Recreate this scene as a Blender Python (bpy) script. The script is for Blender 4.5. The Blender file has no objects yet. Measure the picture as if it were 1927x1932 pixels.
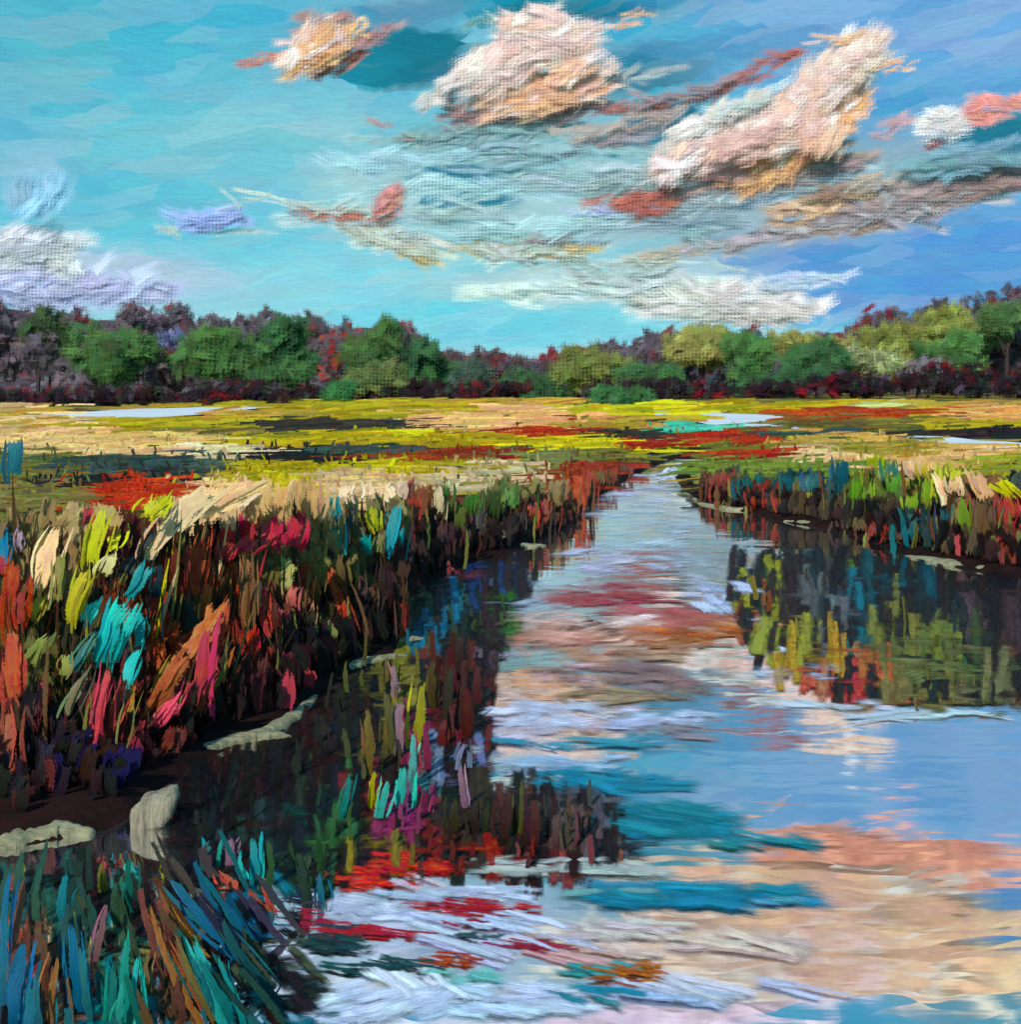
import bpy, math, random
import numpy as np

# ------------------------------------------------------------------ camera, world, sun, exposure
F, HOR, UC, H = 2071.0, 733.0, 963.5, 3.0          # focal length, horizon row, centre column of the photograph; eye height (m)
scene = bpy.context.scene
col = scene.collection
rnd = random.Random(7)
rng = np.random.default_rng(11)

cam = bpy.data.objects.new('camera', bpy.data.cameras.new('camera'))
col.objects.link(cam)
cam.location = (0, 0, H)
cam.rotation_euler = (math.pi / 2, 0, 0)
cam.data.sensor_fit = 'VERTICAL'
cam.data.sensor_height = 24.0
cam.data.lens = 24.0 * F / 1932.0
cam.data.shift_y = -(966.0 - HOR) / 1932.0
cam.data.clip_start = 0.1
cam.data.clip_end = 20000
scene.camera = cam

SUN_EL, SUN_AZ = math.radians(38), math.radians(205)   # behind the viewer, a little to the left
sun = bpy.data.objects.new('sun', bpy.data.lights.new('sun', 'SUN'))
col.objects.link(sun)
sun.data.energy = 4.0
sun.data.angle = math.radians(0.5)
sun.data.color = (1.0, 0.93, 0.84)
sun.rotation_euler = (math.pi / 2 - SUN_EL, 0, math.pi - SUN_AZ)

vs = scene.view_settings
vs.view_transform = 'Standard'
vs.look = 'None'
vs.exposure = 0.0
vs.gamma = 1.0
vs.use_curve_mapping = False
scene.cycles.transparent_max_bounces = 48
scene.cycles.max_bounces = 6


def lin(c):
    c = np.asarray(c, float) / 255.0
    return tuple(np.where(c <= 0.04045, c / 12.92, ((c + 0.055) / 1.055) ** 2.4))


class NT:
    """small helper that writes node trees"""
    def __init__(s, tree):
        s.t = tree
        tree.nodes.clear()

    def new(s, typ, **kw):
        n = s.t.nodes.new(typ)
        for k, v in kw.items():
            setattr(n, k, v)
        return n

    def put(s, sock, v):
        if isinstance(v, bpy.types.NodeSocket):
            s.t.links.new(v, sock)
        elif v is not None:
            if sock.type == 'RGBA' and hasattr(v, '__len__') and len(v) == 3:
                v = (*v, 1)
            sock.default_value = v

    def math(s, op, a, b=None, c=None, clamp=False):
        n = s.new('ShaderNodeMath', operation=op, use_clamp=clamp)
        for i, v in enumerate((a, b, c)):
            s.put(n.inputs[i], v)
        return n.outputs[0]

    def vec(s, op, a, b=None, out=0):
        n = s.new('ShaderNodeVectorMath', operation=op)
        s.put(n.inputs[0], a)
        if b is not None:
            s.put(n.inputs['Scale' if op == 'SCALE' else 1], b)
        return n.outputs['Value' if op in ('LENGTH', 'DOT_PRODUCT', 'DISTANCE') else 'Vector']

    def xyz(s, x, y, z=0.0):
        n = s.new('ShaderNodeCombineXYZ')
        for i, v in enumerate((x, y, z)):
            s.put(n.inputs[i], v)
        return n.outputs[0]

    def sep(s, v):
        n = s.new('ShaderNodeSeparateXYZ')
        s.put(n.inputs[0], v)
        return n.outputs

    def rot(s, v, ang):
        n = s.new('ShaderNodeVectorRotate', rotation_type='Z_AXIS')
        s.put(n.inputs['Vector'], v)
        n.inputs['Angle'].default_value = ang
        return n.outputs[0]

    def noise(s, v, scale=1.0, detail=2.0, rough=0.5, out='Fac'):
        n = s.new('ShaderNodeTexNoise')
        s.put(n.inputs['Vector'], v)
        n.inputs['Scale'].default_value = scale
        n.inputs['Detail'].default_value = detail
        n.inputs['Roughness'].default_value = rough
        return n.outputs[out]

    def voro(s, v, scale=1.0, rand=1.0):
        n = s.new('ShaderNodeTexVoronoi')
        s.put(n.inputs['Vector'], v)
        n.inputs['Scale'].default_value = scale
        n.inputs['Randomness'].default_value = rand
        return n.outputs

    def mapr(s, v, a, b, c=0.0, d=1.0, smooth=True):
        n = s.new('ShaderNodeMapRange', interpolation_type='SMOOTHSTEP' if smooth else 'LINEAR')
        for i, x in enumerate((v, a, b, c, d)):
            s.put(n.inputs[i], x)
        return n.outputs[0]

    def mix(s, f, a, b, mode='MIX'):
        n = s.new('ShaderNodeMix', data_type='RGBA', blend_type=mode)
        s.put(n.inputs[0], f)
        s.put(n.inputs[6], a)
        s.put(n.inputs[7], b)
        return n.outputs[2]

    def ramp(s, f, stops, const=False):
        n = s.new('ShaderNodeValToRGB')
        cr = n.color_ramp
        cr.interpolation = 'CONSTANT' if const else 'LINEAR'
        while len(cr.elements) < len(stops):
            cr.elements.new(1)
        for e, (p, c) in zip(cr.elements, stops):
            e.position = p
            e.color = (*c, 1)
        s.put(n.inputs[0], f)
        return n.outputs[0]


# ---- the sky: a daylight sky broken into brushed patches of cyan, teal and blue (by compass bearing and height)
world = bpy.data.worlds.new('World')
scene.world = world
world.use_nodes = True
world.cycles.sampling_method = 'MANUAL'
world.cycles.sample_map_resolution = 512
T = NT(world.node_tree)
sky = T.new('ShaderNodeTexSky', sky_type='NISHITA')
sky.sun_disc = False
sky.sun_elevation = SUN_EL
sky.sun_rotation = SUN_AZ
gen = T.new('ShaderNodeTexCoord').outputs['Generated']
gx, gy, gz = T.sep(gen)
az = T.math('ARCTAN2', gx, gy)
el = T.math('ARCSINE', gz)
P0 = T.xyz(T.math('MULTIPLY', az, F), T.math('MULTIPLY', el, F))        # both angles in 1/2071 radian


def stroke_cells(P, ang, ln, wd, wob):
    """centre of the brush-stroke cell a point lies in, plus the cell's random colour"""
    w = T.noise(P, 1 / 150.0, 3.0, 0.6, 'Color')
    Pw = T.vec('ADD', P, T.vec('MULTIPLY', T.vec('SUBTRACT', w, (.5, .5, .5)), (wob, wob, 0)))
    Pr = T.rot(Pw, -ang)
    Ps = T.vec('MULTIPLY', Pr, (1 / ln, 1 / wd, 0))
    v = T.voro(Ps)
    back = T.rot(T.vec('MULTIPLY', v['Position'], (ln, wd, 0)), ang)
    return back, v['Color'], Pr


cA, rA, PrA = stroke_cells(P0, math.radians(9), 120, 26, 60)
cB, rB, PrB = stroke_cells(T.vec('ADD', P0, (913, 377, 0)), math.radians(-4), 70, 22, 50)
cB = T.vec('SUBTRACT', cB, (913, 377, 0))
P = T.vec('ADD', T.vec('SCALE', P0, .50), T.vec('ADD', T.vec('SCALE', cA, .28), T.vec('SCALE', cB, .22)))
wv = T.noise(P0, 1 / 60.0, 4.0, .65, 'Color')
P = T.vec('ADD', P, T.vec('MULTIPLY', T.vec('SUBTRACT', wv, (.5, .5, .5)), (60, 26, 0)))

elv = T.sep(P)[1]
c = T.ramp(T.mapr(elv, 0, 1300, 0, 1, False), [(0, lin((150, 216, 230))), (.12, lin((136, 212, 230))), (.32, lin((116, 196, 218))),
                                                (.60, lin((98, 178, 208))), (1, lin((86, 158, 206)))])


def blob(c, u, v, ru, rv, ang, rgb, k=1.0, edge=.45):
    X, Z = (u - UC) / F, (HOR - v) / F
    a = math.atan(X)
    e = math.atan(Z * math.cos(a))
    d = T.rot(T.vec('SUBTRACT', P, (a * F, e * F, 0)), -math.radians(ang))
    r = T.vec('LENGTH', T.vec('MULTIPLY', d, (1 / ru, 1 / rv, 0)))
    m = T.mapr(r, 1 + edge, 1 - edge, 0, k)
    return T.mix(m, c, lin(rgb))


for b in [
    (120, 270, 380, 170, 0, (100, 186, 212), .8, .6), (330, 40, 330, 50, 4, (94, 180, 208), .7, .6),
    (60, 60, 120, 90, 0, (100, 182, 200), .6, .6), (520, 280, 300, 70, 3, (146, 204, 214), .8, .7),
    (560, 330, 340, 40, 3, (112, 192, 216), .7, .6),
    (1750, 90, 330, 190, 6, (100, 164, 212), 1, .5), (1720, 500, 430, 95, 4, (100, 152, 216), 1, .35),
    (1850, 500, 260, 110, 4, (98, 154, 214), 1, .5), (1330, 60, 240, 70, 5, (74, 168, 198), .9, .5),
    (1900, 30, 160, 60, 4, (150, 180, 214), .7, .6),
    (760, 330, 160, 45, 4, (164, 204, 206), .9, .6), (1010, 380, 330, 90, 3, (166, 204, 210), .95, .6),
    (1080, 290, 260, 60, 6, (146, 196, 206), .9, .6), (1560, 350, 330, 60, 10, (140, 170, 182), .8, .6),
    (1500, 430, 250, 40, 8, (150, 172, 186), .7, .6), (420, 300, 180, 40, 5, (120, 196, 214), .6, .6),
    (500, 560, 600, 60, 0, (140, 208, 224), .6, .6), (900, 610, 260, 50, 0, (118, 206, 228), .9, .5),
    (1130, 540, 300, 34, 0, (190, 216, 216), .8, .6), (150, 520, 240, 50, 0, (182, 196, 222), .8, .6),
    (60, 340, 60, 45, 10, (150, 196, 220), .6, .6),
    (885, 352, 100, 50, 2, (10, 120, 146), 1, .25), (780, 108, 120, 52, 4, (8, 114, 140), 1, .25),
    (1500, 84, 95, 36, 2, (12, 112, 136), 1, .25), (1250, 226, 60, 40, 0, (8, 112, 142), 1, .25),
    (1100, 14, 190, 30, 4, (20, 108, 132), 1, .3), (1220, 130, 160, 44, 8, (30, 126, 156), 1, .3), (1330, 90, 90, 30, 10, (40, 140, 170), .9, .4),
    (1880, 262, 110, 32, 6, (16, 116, 142), 1, .3), (1195, 265, 70, 24, 6, (20, 124, 146), .9, .35), (700, 130, 60, 30, 6, (40, 130, 154), .8, .4),
    (930, 245, 160, 22, 5, (96, 150, 160), .8, .6), (760, 25, 170, 26, 10, (76, 132, 170), .7, .5),
    # the same sky carries on above the frame: the water shows teal gaps and blue there
    (1080, -20, 330, 30, -3, (36, 140, 164), .9, .5), (1180, -110, 380, 42, -4, (28, 134, 158), .9, .5),
    (1290, -225, 300, 52, -3, (14, 128, 156), 1, .3), (1500, -60, 300, 60, 0, (130, 176, 222), .8, .5), (1830, -400, 160, 80, 0, (90, 156, 176), .9, .5), (1880, -232, 190, 46, 4, (96, 150, 208), 1, .3),
    (1800, 20, 480, 110, 0, (124, 172, 224), .8, .5), (700, -300, 420, 130, 0, (182, 206, 226), .8, .6),
]:
    c = blob(c, *b)
# bristle marks and the uneven load of the brush
br = T.noise(T.vec('MULTIPLY', PrA, (1 / 90.0, 1 / 3.2, 0)), 1.0, 2.0, .6)
br2 = T.noise(T.vec('MULTIPLY', PrB, (1 / 60.0, 1 / 4.5, 0)), 1.0, 2.0, .6)
px, pz, _ = T.sep(P0)
tooth = T.math('SUBTRACT', T.math('MAXIMUM', T.math('SINE', T.math('MULTIPLY', px, 1.02)), T.math('SINE', T.math('MULTIPLY', pz, 1.02))), .4)
patch = T.mapr(T.noise(P0, 1 / 110.0, 3.0, .6), .45, .68)
imp = T.noise(T.vec('MULTIPLY', P0, (1 / 14.0, 1 / 7.0, 0)), 1.0, 4.0, .7)
val = T.math('ADD', T.math('MULTIPLY', T.sep(rA)[0], .09), T.math('ADD', T.math('MULTIPLY', br, .34), T.math('MULTIPLY', br2, .30)))
val = T.math('ADD', val, T.math('ADD', T.math('MULTIPLY', imp, .20), T.math('MULTIPLY', T.math('MULTIPLY', tooth, patch), .055)))
val = T.math('ADD', val, .57)
c = T.mix(1.0, c, T.xyz(val, val, val), 'MULTIPLY')
hs = T.new('ShaderNodeHueSaturation')
T.put(hs.inputs['Hue'], T.mapr(T.sep(rB)[1], 0, 1, .486, .502, False))
T.put(hs.inputs['Saturation'], T.mapr(T.sep(rA)[2], 0, 1, .92, 1.14, False))
T.put(hs.inputs['Color'], c)
c10 = T.vec('SCALE', hs.outputs[0], 10.0)
c = T.mix(.94, sky.outputs[0], c10)
bg = T.new('ShaderNodeBackground')
T.put(bg.inputs[0], c)
bg.inputs[1].default_value = 0.1
T.t.links.new(bg.outputs[0], T.new('ShaderNodeOutputWorld').inputs[0])


# ------------------------------------------------------------------ helpers
def at(u, v, z=0.0):
    d = (H - z) * F / (v - HOR)
    return np.array([(u - UC) / F * d, d, z])


def on_depth(u, v, d):
    return np.array([(u - UC) / F * d, d, H - (v - HOR) / F * d])


def tag(o, label=None, cat=None, group=None, kind=None):
    for k, v in (('label', label), ('category', cat), ('group', group), ('kind', kind)):
        if v:
            o[k] = v
    return o


def empty(name, loc):
    o = bpy.data.objects.new(name, None)
    o.empty_display_size = .3
    o.location = loc
    col.objects.link(o)
    return o


def link(name, me, mat, parent=None, smooth=False):
    me.materials.append(mat)
    if smooth:
        me.polygons.foreach_set('use_smooth', [True] * len(me.polygons))
    o = bpy.data.objects.new(name, me)
    col.objects.link(o)
    if parent is not None:
        o.parent = parent
    return o


def mesh_from(name, V, Fc):
    me = bpy.data.meshes.new(name)
    me.from_pydata([tuple(map(float, p)) for p in V], [], [tuple(map(int, f)) for f in Fc])
    me.update()
    return me


def jit(rgb, a=14):
    c = np.array(rgb, float)
    c = c * rnd.uniform(1 - a / 130, 1 + a / 130) + np.array([rnd.uniform(-a, a) * .6 for _ in range(3)])
    return np.clip(c, 6, 246)


class Strokes:
    """collects brush-like ribbons (leaf clumps, blades, cloud tufts) and links them as ONE mesh"""
    def __init__(s):
        s.p, s.q, s.w, s.n, s.b, s.c, s.k, s.r, s.d = [], [], [], [], [], [], [], [], []

    def add(s, p, q, w, n, bend=(0, 0, 0), rgb=(128, 128, 128), prof='dab', dry=0.0):
        s.p.append(p); s.q.append(q); s.w.append(w); s.n.append(n); s.b.append(bend)
        s.c.append(lin(rgb)); s.k.append(0 if prof == 'dab' else 1); s.r.append(rnd.random()); s.d.append(dry)

    def build(s, name, mat, parent=None, origin=(0, 0, 0), seg=6, lift=.16):
        p, q, n, b = (np.array(x, float) for x in (s.p, s.q, s.n, s.b))
        w, k, r, cc = np.array(s.w), np.array(s.k), np.array(s.r), np.array(s.c)
        N = len(p)
        d = q - p
        L = np.linalg.norm(d, axis=1, keepdims=True) + 1e-9
        side = np.cross(d / L, n)
        side /= np.linalg.norm(side, axis=1, keepdims=True) + 1e-9
        nn = np.cross(side, d / L)
        t = np.linspace(0, 1, seg + 1)
        ce = p[:, None] + d[:, None] * t[None, :, None] + b[:, None] * (t * (1 - t) * 4)[None, :, None]
        dab = .80 + .20 * np.sin(np.pi * t) ** .6
        bl = np.where(t < .4, .6 + .4 * np.sin(t / .4 * np.pi / 2), np.cos((t - .4) / .6 * np.pi / 2) ** .55 * .85 + .15)
        pr = np.where(k[:, None] == 0, dab[None], bl[None])
        wob = 1 + rng.normal(0, .10, (N, seg + 1))
        hw = .5 * w[:, None] * pr * wob
        off = rng.normal(0, .05, (N, seg + 1)) * w[:, None]
        ce = ce + side[:, None] * off[..., None]
        A = ce - side[:, None] * hw[..., None]
        B = ce + side[:, None] * hw[..., None]
        M = ce + nn[:, None] * (hw * lift)[..., None]
        V = np.stack([A, M, B], axis=2).reshape(-1, 3) - np.array(origin)
        base = (np.arange(N) * (seg + 1) * 3)[:, None, None]
        i = (np.arange(seg) * 3)[None, :, None]
        a0 = np.array([[0, 1, 4, 3], [1, 2, 5, 4]])
        Fc = (base[..., None] + i[..., None] + a0[None, None]).reshape(-1, 4)
        me = bpy.data.meshes.new(name)
        me.vertices.add(len(V)); me.vertices.foreach_set('co', V.ravel())
        me.loops.add(Fc.size); me.loops.foreach_set('vertex_index', Fc.ravel().astype(np.int32))
        me.polygons.add(len(Fc)); me.polygons.foreach_set('loop_start', np.arange(0, Fc.size, 4, dtype=np.int32))
        me.update(calc_edges=True)
        uvv = np.stack([np.tile(np.array([0, .5, 1.]), (N, seg + 1, 1)), np.tile(t[None, :, None], (N, 1, 3))], axis=-1).reshape(-1, 2)
        uv = me.uv_layers.new(name='stroke')
        uv.data.foreach_set('uv', uvv[Fc.ravel()].ravel())
        ca = me.color_attributes.new('tint', 'FLOAT_COLOR', 'POINT')
        ca.data.foreach_set('color', np.concatenate([np.repeat(cc, (seg + 1) * 3, axis=0), np.ones((len(V), 1))], axis=1).ravel())
        sa = me.attributes.new('seed', 'FLOAT', 'POINT')
        sa.data.foreach_set('value', np.repeat(r, (seg + 1) * 3))
        da = me.attributes.new('dry', 'FLOAT', 'POINT')
        da.data.foreach_set('value', np.repeat(np.array(s.d, float), (seg + 1) * 3))
        asp = me.attributes.new('aspect', 'FLOAT', 'POINT')
        asp.data.foreach_set('value', np.repeat((L[:, 0] / np.maximum(w, 1e-6)), (seg + 1) * 3))
        me.polygons.foreach_set('use_smooth', [True] * len(Fc))
        return link(name, me, mat, parent)


def paint_mat(name, weave, dry=.55, soft=.12, tooth=.10, rough=.5, spec=.25, bump=.5, transl=0.0, fine=11.0, sat=1.06):
    """brushed colour: bristle lines along the stroke, broken dry edges, a woven tooth of period `weave` metres"""
    m = bpy.data.materials.new(name)
    m.use_nodes = True
    t = NT(m.node_tree)
    att = lambda n, o='Fac': t.new('ShaderNodeAttribute', attribute_name=n).outputs[o]
    uvs = t.sep(t.new('ShaderNodeUVMap', uv_map='stroke').outputs[0])
    seed, asp, tint = att('seed'), att('aspect'), att('tint', 'Color')
    x, y = uvs[0], uvs[1]
    z = t.math('MULTIPLY', seed, 97.0)
    ya = t.math('MULTIPLY', y, asp)
    br = t.noise(t.xyz(t.math('MULTIPLY', x, fine), t.math('MULTIPLY', ya, .45), z), 1.0, 3.0, .6)
    br = t.mapr(br, .28, .72, 0, 1, False)
    lump = t.mapr(t.noise(t.xyz(t.math('MULTIPLY', x, 2.0), t.math('MULTIPLY', ya, 1.4), z), 1.0, 3.0, .65), .3, .7, 0, 1, False)
    pos = t.sep(t.new('ShaderNodeTexCoord').outputs['Object'])
    k = 2 * math.pi / weave
    wv = t.math('SUBTRACT', t.math('MAXIMUM', t.math('SINE', t.math('MULTIPLY', pos[0], k)), t.math('SINE', t.math('MULTIPLY', t.math('ADD', pos[2], t.math('MULTIPLY', pos[1], .31)), k))), .4)
    ex = t.math('MULTIPLY', t.math('MINIMUM', x, t.math('SUBTRACT', 1.0, x)), 2.6)
    ey = t.math('MULTIPLY', t.math('MINIMUM', y, t.math('SUBTRACT', 1.0, y)), t.math('MULTIPLY', asp, 1.1))
    e = t.math('MINIMUM', t.math('MINIMUM', ex, ey), 1.0)
    a = t.math('ADD', t.math('ADD', t.math('MULTIPLY', e, .9), t.math('MULTIPLY', br, .5)), t.math('MULTIPLY', wv, tooth))
    a = t.math('SUBTRACT', t.math('ADD', a, t.math('MULTIPLY', lump, .25)), att('dry'))
    alpha = t.mapr(a, dry, dry + soft)
    v = t.math('ADD', .74, t.math('ADD', t.math('MULTIPLY', br, .30), t.math('MULTIPLY', lump, .22)))
    c = t.mix(1.0, tint, t.xyz(v, v, v), 'MULTIPLY')
    h = t.new('ShaderNodeHueSaturation')
    t.put(h.inputs['Hue'], t.mapr(lump, 0, 1, .482, .518, False))
    h.inputs['Saturation'].default_value = sat
    t.put(h.inputs['Color'], c)
    c = h.outputs[0]
    bp = t.new('ShaderNodeBump')
    bp.inputs['Strength'].default_value = bump
    bp.inputs['Distance'].default_value = weave * .4
    t.put(bp.inputs['Height'], br)
    p = t.new('ShaderNodeBsdfPrincipled')
    t.put(p.inputs['Base Color'], c)
    p.inputs['Roughness'].default_value = rough
    p.inputs['Specular IOR Level'].default_value = spec
    t.put(p.inputs['Normal'], bp.outputs[0])
    sh = p.outputs[0]
    if transl:
        tr = t.new('ShaderNodeBsdfTranslucent')
        t.put(tr.inputs[0], c)
        ms = t.new('ShaderNodeMixShader')
        ms.inputs[0].default_value = transl
        t.t.links.new(sh, ms.inputs[1]); t.t.links.new(tr.outputs[0], ms.inputs[2])
        sh = ms.outputs[0]
    tp = t.new('ShaderNodeBsdfTransparent')
    ms = t.new('ShaderNodeMixShader')
    t.put(ms.inputs[0], alpha)
    t.t.links.new(tp.outputs[0], ms.inputs[1]); t.t.links.new(sh, ms.inputs[2])
    t.t.links.new(ms.outputs[0], t.new('ShaderNodeOutputMaterial').inputs[0])
    return m


M_CLOUD = paint_mat('cloud_paint', 5.2, dry=.30, soft=.95, tooth=.16, rough=.9, spec=.0, bump=.05, transl=.08, fine=16.0)
M_TREE = paint_mat('foliage_paint', .75, dry=.52, soft=.70, tooth=.18, rough=.6, spec=.12, bump=.4, transl=.2)
M_GRASS = paint_mat('meadow_paint', .22, dry=.50, soft=.40, tooth=.12, rough=.55, spec=.2, bump=.5, transl=.15)
M_REED = paint_mat('reed_paint', .035, dry=.58, soft=.12, tooth=.07, rough=.45, spec=.25, bump=.5, transl=.2, fine=8.0, sat=1.02)
M_MAT = paint_mat('reflection_mat_paint', .03, dry=.40, soft=.95, tooth=.02, rough=.6, spec=.12, bump=.2, fine=7.0)  # for the dark reflections put in as flat dabs
M_FLOAT = paint_mat('reflection_dab_paint', .03, dry=.50, soft=.80, tooth=.02, rough=.5, spec=.2, bump=.3)  # for the pale and coloured reflections put in as dabs


def solid_mat(name, rgb1, rgb2, scale, rough=.8, stretch=(1, 1, 1), bump=.5):
    m = bpy.data.materials.new(name)
    m.use_nodes = True
    t = NT(m.node_tree)
    pos = t.vec('MULTIPLY', t.new('ShaderNodeTexCoord').outputs['Object'], stretch)
    n = t.noise(pos, scale, 5.0, .65)
    c = t.ramp(n, [(.3, lin(rgb1)), (.7, lin(rgb2))])
    b = t.new('ShaderNodeBump')
    b.inputs['Strength'].default_value = bump
    b.inputs['Distance'].default_value = .05
    t.put(b.inputs['Height'], n)
    p = t.new('ShaderNodeBsdfPrincipled')
    t.put(p.inputs['Base Color'], c)
    p.inputs['Roughness'].default_value = rough
    t.put(p.inputs['Normal'], b.outputs[0])
    t.t.links.new(p.outputs[0], t.new('ShaderNodeOutputMaterial').inputs[0])
    return m


M_BARK = solid_mat('bark', (38, 26, 26), (70, 52, 46), 2.0, stretch=(3, 3, .6))
M_LEDGE = solid_mat('pale_mud', (92, 90, 64), (164, 160, 124), 3.0, stretch=(1.2, 5, 5), bump=.9)
M_STONE = solid_mat('pale_stone', (80, 76, 60), (166, 158, 134), 5.0, stretch=(3.5, 3.5, .7), bump=.8)
M_PAN = solid_mat('salt_crust', (178, 190, 204), (232, 230, 228), .25, stretch=(.25, 1.4, 1), bump=.3)

# ------------------------------------------------------------------ land and water
LEFT = [(-420, 1660), (-200, 1625), (0, 1602), (180, 1572), (250, 1548), (310, 1482), (420, 1416), (540, 1372), (610, 1312), (680, 1262),
        (750, 1235), (775, 1125), (880, 1067), (960, 1047), (1080, 990), (1120, 945), (1180, 908), (1230, 880), (1300, 862)]
RIGHT = [(1290, 925), (1330, 948), (1400, 965), (1480, 985), (1590, 1003), (1700, 1045), (1800, 1070), (1927, 1092), (2200, 1140)]
lw = [at(u, v)[:2] for u, v in LEFT]
rw = [at(u, v)[:2] for u, v in ((1345, 860), (1272, 900)) + tuple(RIGHT)]
POLY = np.array([(-9, -45), (-6.5, 2)] + lw + rw + [(13, 9), (17, -45)], float)


def signed(px, py):
    """distance to the creek's edge, positive on land"""
    A = POLY
    B = np.roll(POLY, -1, axis=0)
    best = np.full(px.shape, 1e9)
    inside = np.zeros(px.shape, bool)
    for (ax, ay), (bx, by) in zip(A, B):
        dx, dy = bx - ax, by - ay
        t = np.clip(((px - ax) * dx + (py - ay) * dy) / (dx * dx + dy * dy), 0, 1)
        best = np.minimum(best, np.hypot(px - ax - t * dx, py - ay - t * dy))
        cr = ((ay > py) != (by > py))
        with np.errstate(divide='ignore', invalid='ignore'):
            xi = (bx - ax) * (py - ay) / (by - ay) + ax
        inside ^= cr & (px < xi)
    return np.where(inside, -best, best)


def height(px, py):
    px, py = np.asarray(px, float), np.asarray(py, float)
    s = signed(px, py)
    z = np.where(s > 0, np.minimum(.10 * np.clip(s / .12, 0, 1), .10) + .24 * np.clip((s - .1) / 1.6, 0, 1), -.7 * np.clip(-s / 1.5, 0, 1) - .02)
    z = z + np.where(s > .5, .05 * np.sin(px * .9 + py * .23) * np.cos(py * .31), 0)
    rise = np.clip((py - 70) / 200, 0, 1) ** 1.3 * np.clip((px + 20) / 60, 0, 1) * 1.5
    hill = np.clip((py - 330) / 260, 0, 1) ** 1.5 * (7 + 3 * np.sin(px * .012 + 1) + np.clip((np.abs(px - 20) - 60) / 220, 0, 1) * 10)
    return z + rise + hill


ys = np.concatenate([np.arange(-60, 2, 3.0), np.arange(2, 26, .22), 26 * np.exp(np.linspace(0, math.log(1500 / 26), 150))[1:]])
xs = np.sinh(np.linspace(-6.6, 6.6, 300)) * 2.0
X, Y = np.meshgrid(xs, ys)
Z = height(X, Y)
nx, ny = len(xs), len(ys)
idx = np.arange(nx * ny).reshape(ny, nx)
Fq = np.stack([idx[:-1, :-1], idx[:-1, 1:], idx[1:, 1:], idx[1:, :-1]], axis=-1).reshape(-1, 4)
m = bpy.data.materials.new('marsh_ground')
m.use_nodes = True
t = NT(m.node_tree)
geo = t.new('ShaderNodeTexCoord').outputs['Object']
gz = t.sep(geo)[2]
wob = t.noise(geo, .35, 3, .6, 'Color')
gp = t.vec('ADD', geo, t.vec('SCALE', t.vec('SUBTRACT', wob, (.5, .5, .5)), 2.5))
vo = t.voro(t.vec('MULTIPLY', gp, (.20, .55, 0)))
rr = t.sep(vo['Color'])[0]
cc = t.ramp(rr, [(0, lin((92, 84, 30))), (.16, lin((150, 140, 28))), (.32, lin((60, 58, 34))), (.48, lin((176, 140, 82))), (.60, lin((116, 48, 30))),
                 (.70, lin((120, 112, 40))), (.84, lin((40, 36, 28))), (.92, lin((160, 146, 52)))], True)
mud = t.ramp(t.noise(t.vec('MULTIPLY', geo, (2, 2, 6)), 2.0, 4, .6), [(.3, lin((16, 13, 13))), (.6, lin((40, 20, 18))), (.75, lin((32, 28, 24)))])
k = t.math('MULTIPLY', t.mapr(gz, .22, .33), t.mapr(t.sep(geo)[1], 13, 26))
cc = t.mix(k, mud, cc)
bp = t.new('ShaderNodeBump')
bp.inputs['Strength'].default_value = .6
bp.inputs['Distance'].default_value = .1
t.put(bp.inputs['Height'], t.noise(t.vec('MULTIPLY', geo, (1, 3, 3)), 2.0, 5, .65))
p = t.new('ShaderNodeBsdfPrincipled')
t.put(p.inputs['Base Color'], cc)
p.inputs['Roughness'].default_value = .9
p.inputs['Specular IOR Level'].default_value = .08
t.put(p.inputs['Normal'], bp.outputs[0])
t.t.links.new(p.outputs[0], t.new('ShaderNodeOutputMaterial').inputs[0])
g = link('ground', mesh_from('ground', np.stack([X, Y, Z], -1).reshape(-1, 3), Fq), m, smooth=True)
tag(g, 'low marsh plain of mud and grass either side of the creek', kind='structure')

# water: a mirror broken into flat brush-shaped ripples, over dark peat
m = bpy.data.materials.new('creek_water')
m.use_nodes = True
t = NT(m.node_tree)
geo = t.new('ShaderNodeTexCoord').outputs['Object']
wob = t.noise(geo, .6, 3, .6, 'Color')
gp = t.vec('ADD', geo, t.vec('MULTIPLY', t.vec('SUBTRACT', wob, (.5, .5, .5)), (1.6, .7, 0)))
nrm = (0, 0, 0)
for sc, ang, ax, ay in (((.45, 3.0, 0), .05, .012, .018), ((1.5, 9.0, 0), -.10, .010, .014), ((.25, 1.6, 0), .12, .006, .010)):
    v = t.voro(t.vec('MULTIPLY', t.rot(gp, ang), sc))
    nrm = t.vec('ADD', nrm, t.vec('MULTIPLY', t.vec('SUBTRACT', v['Color'], (.5, .5, .5)), (ax, ay, 0)))
fine = t.noise(t.vec('MULTIPLY', geo, (3, 34, 0)), 1.0, 3, .6, 'Color')
nrm = t.vec('ADD', nrm, t.vec('MULTIPLY', t.vec('SUBTRACT', fine, (.5, .5, .5)), (.010, .009, 0)))
nrm = t.vec('NORMALIZE', t.vec('ADD', nrm, (0, 0, 1)))
gl = t.new('ShaderNodeBsdfGlossy')
gl.inputs['Color'].default_value = (.97, .96, .97, 1)
gl.inputs['Roughness'].default_value = .035
t.put(gl.inputs['Normal'], nrm)
df = t.new('ShaderNodeBsdfDiffuse')
df.inputs['Color'].default_value = (*lin((58, 60, 58)), 1)
fr = t.new('ShaderNodeFresnel')
fr.inputs['IOR'].default_value = 7.0
t.put(fr.inputs['Normal'], nrm)
ms = t.new('ShaderNodeMixShader')
t.put(ms.inputs[0], t.mapr(fr.outputs[0], .45, .75, .84, .97))
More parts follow.
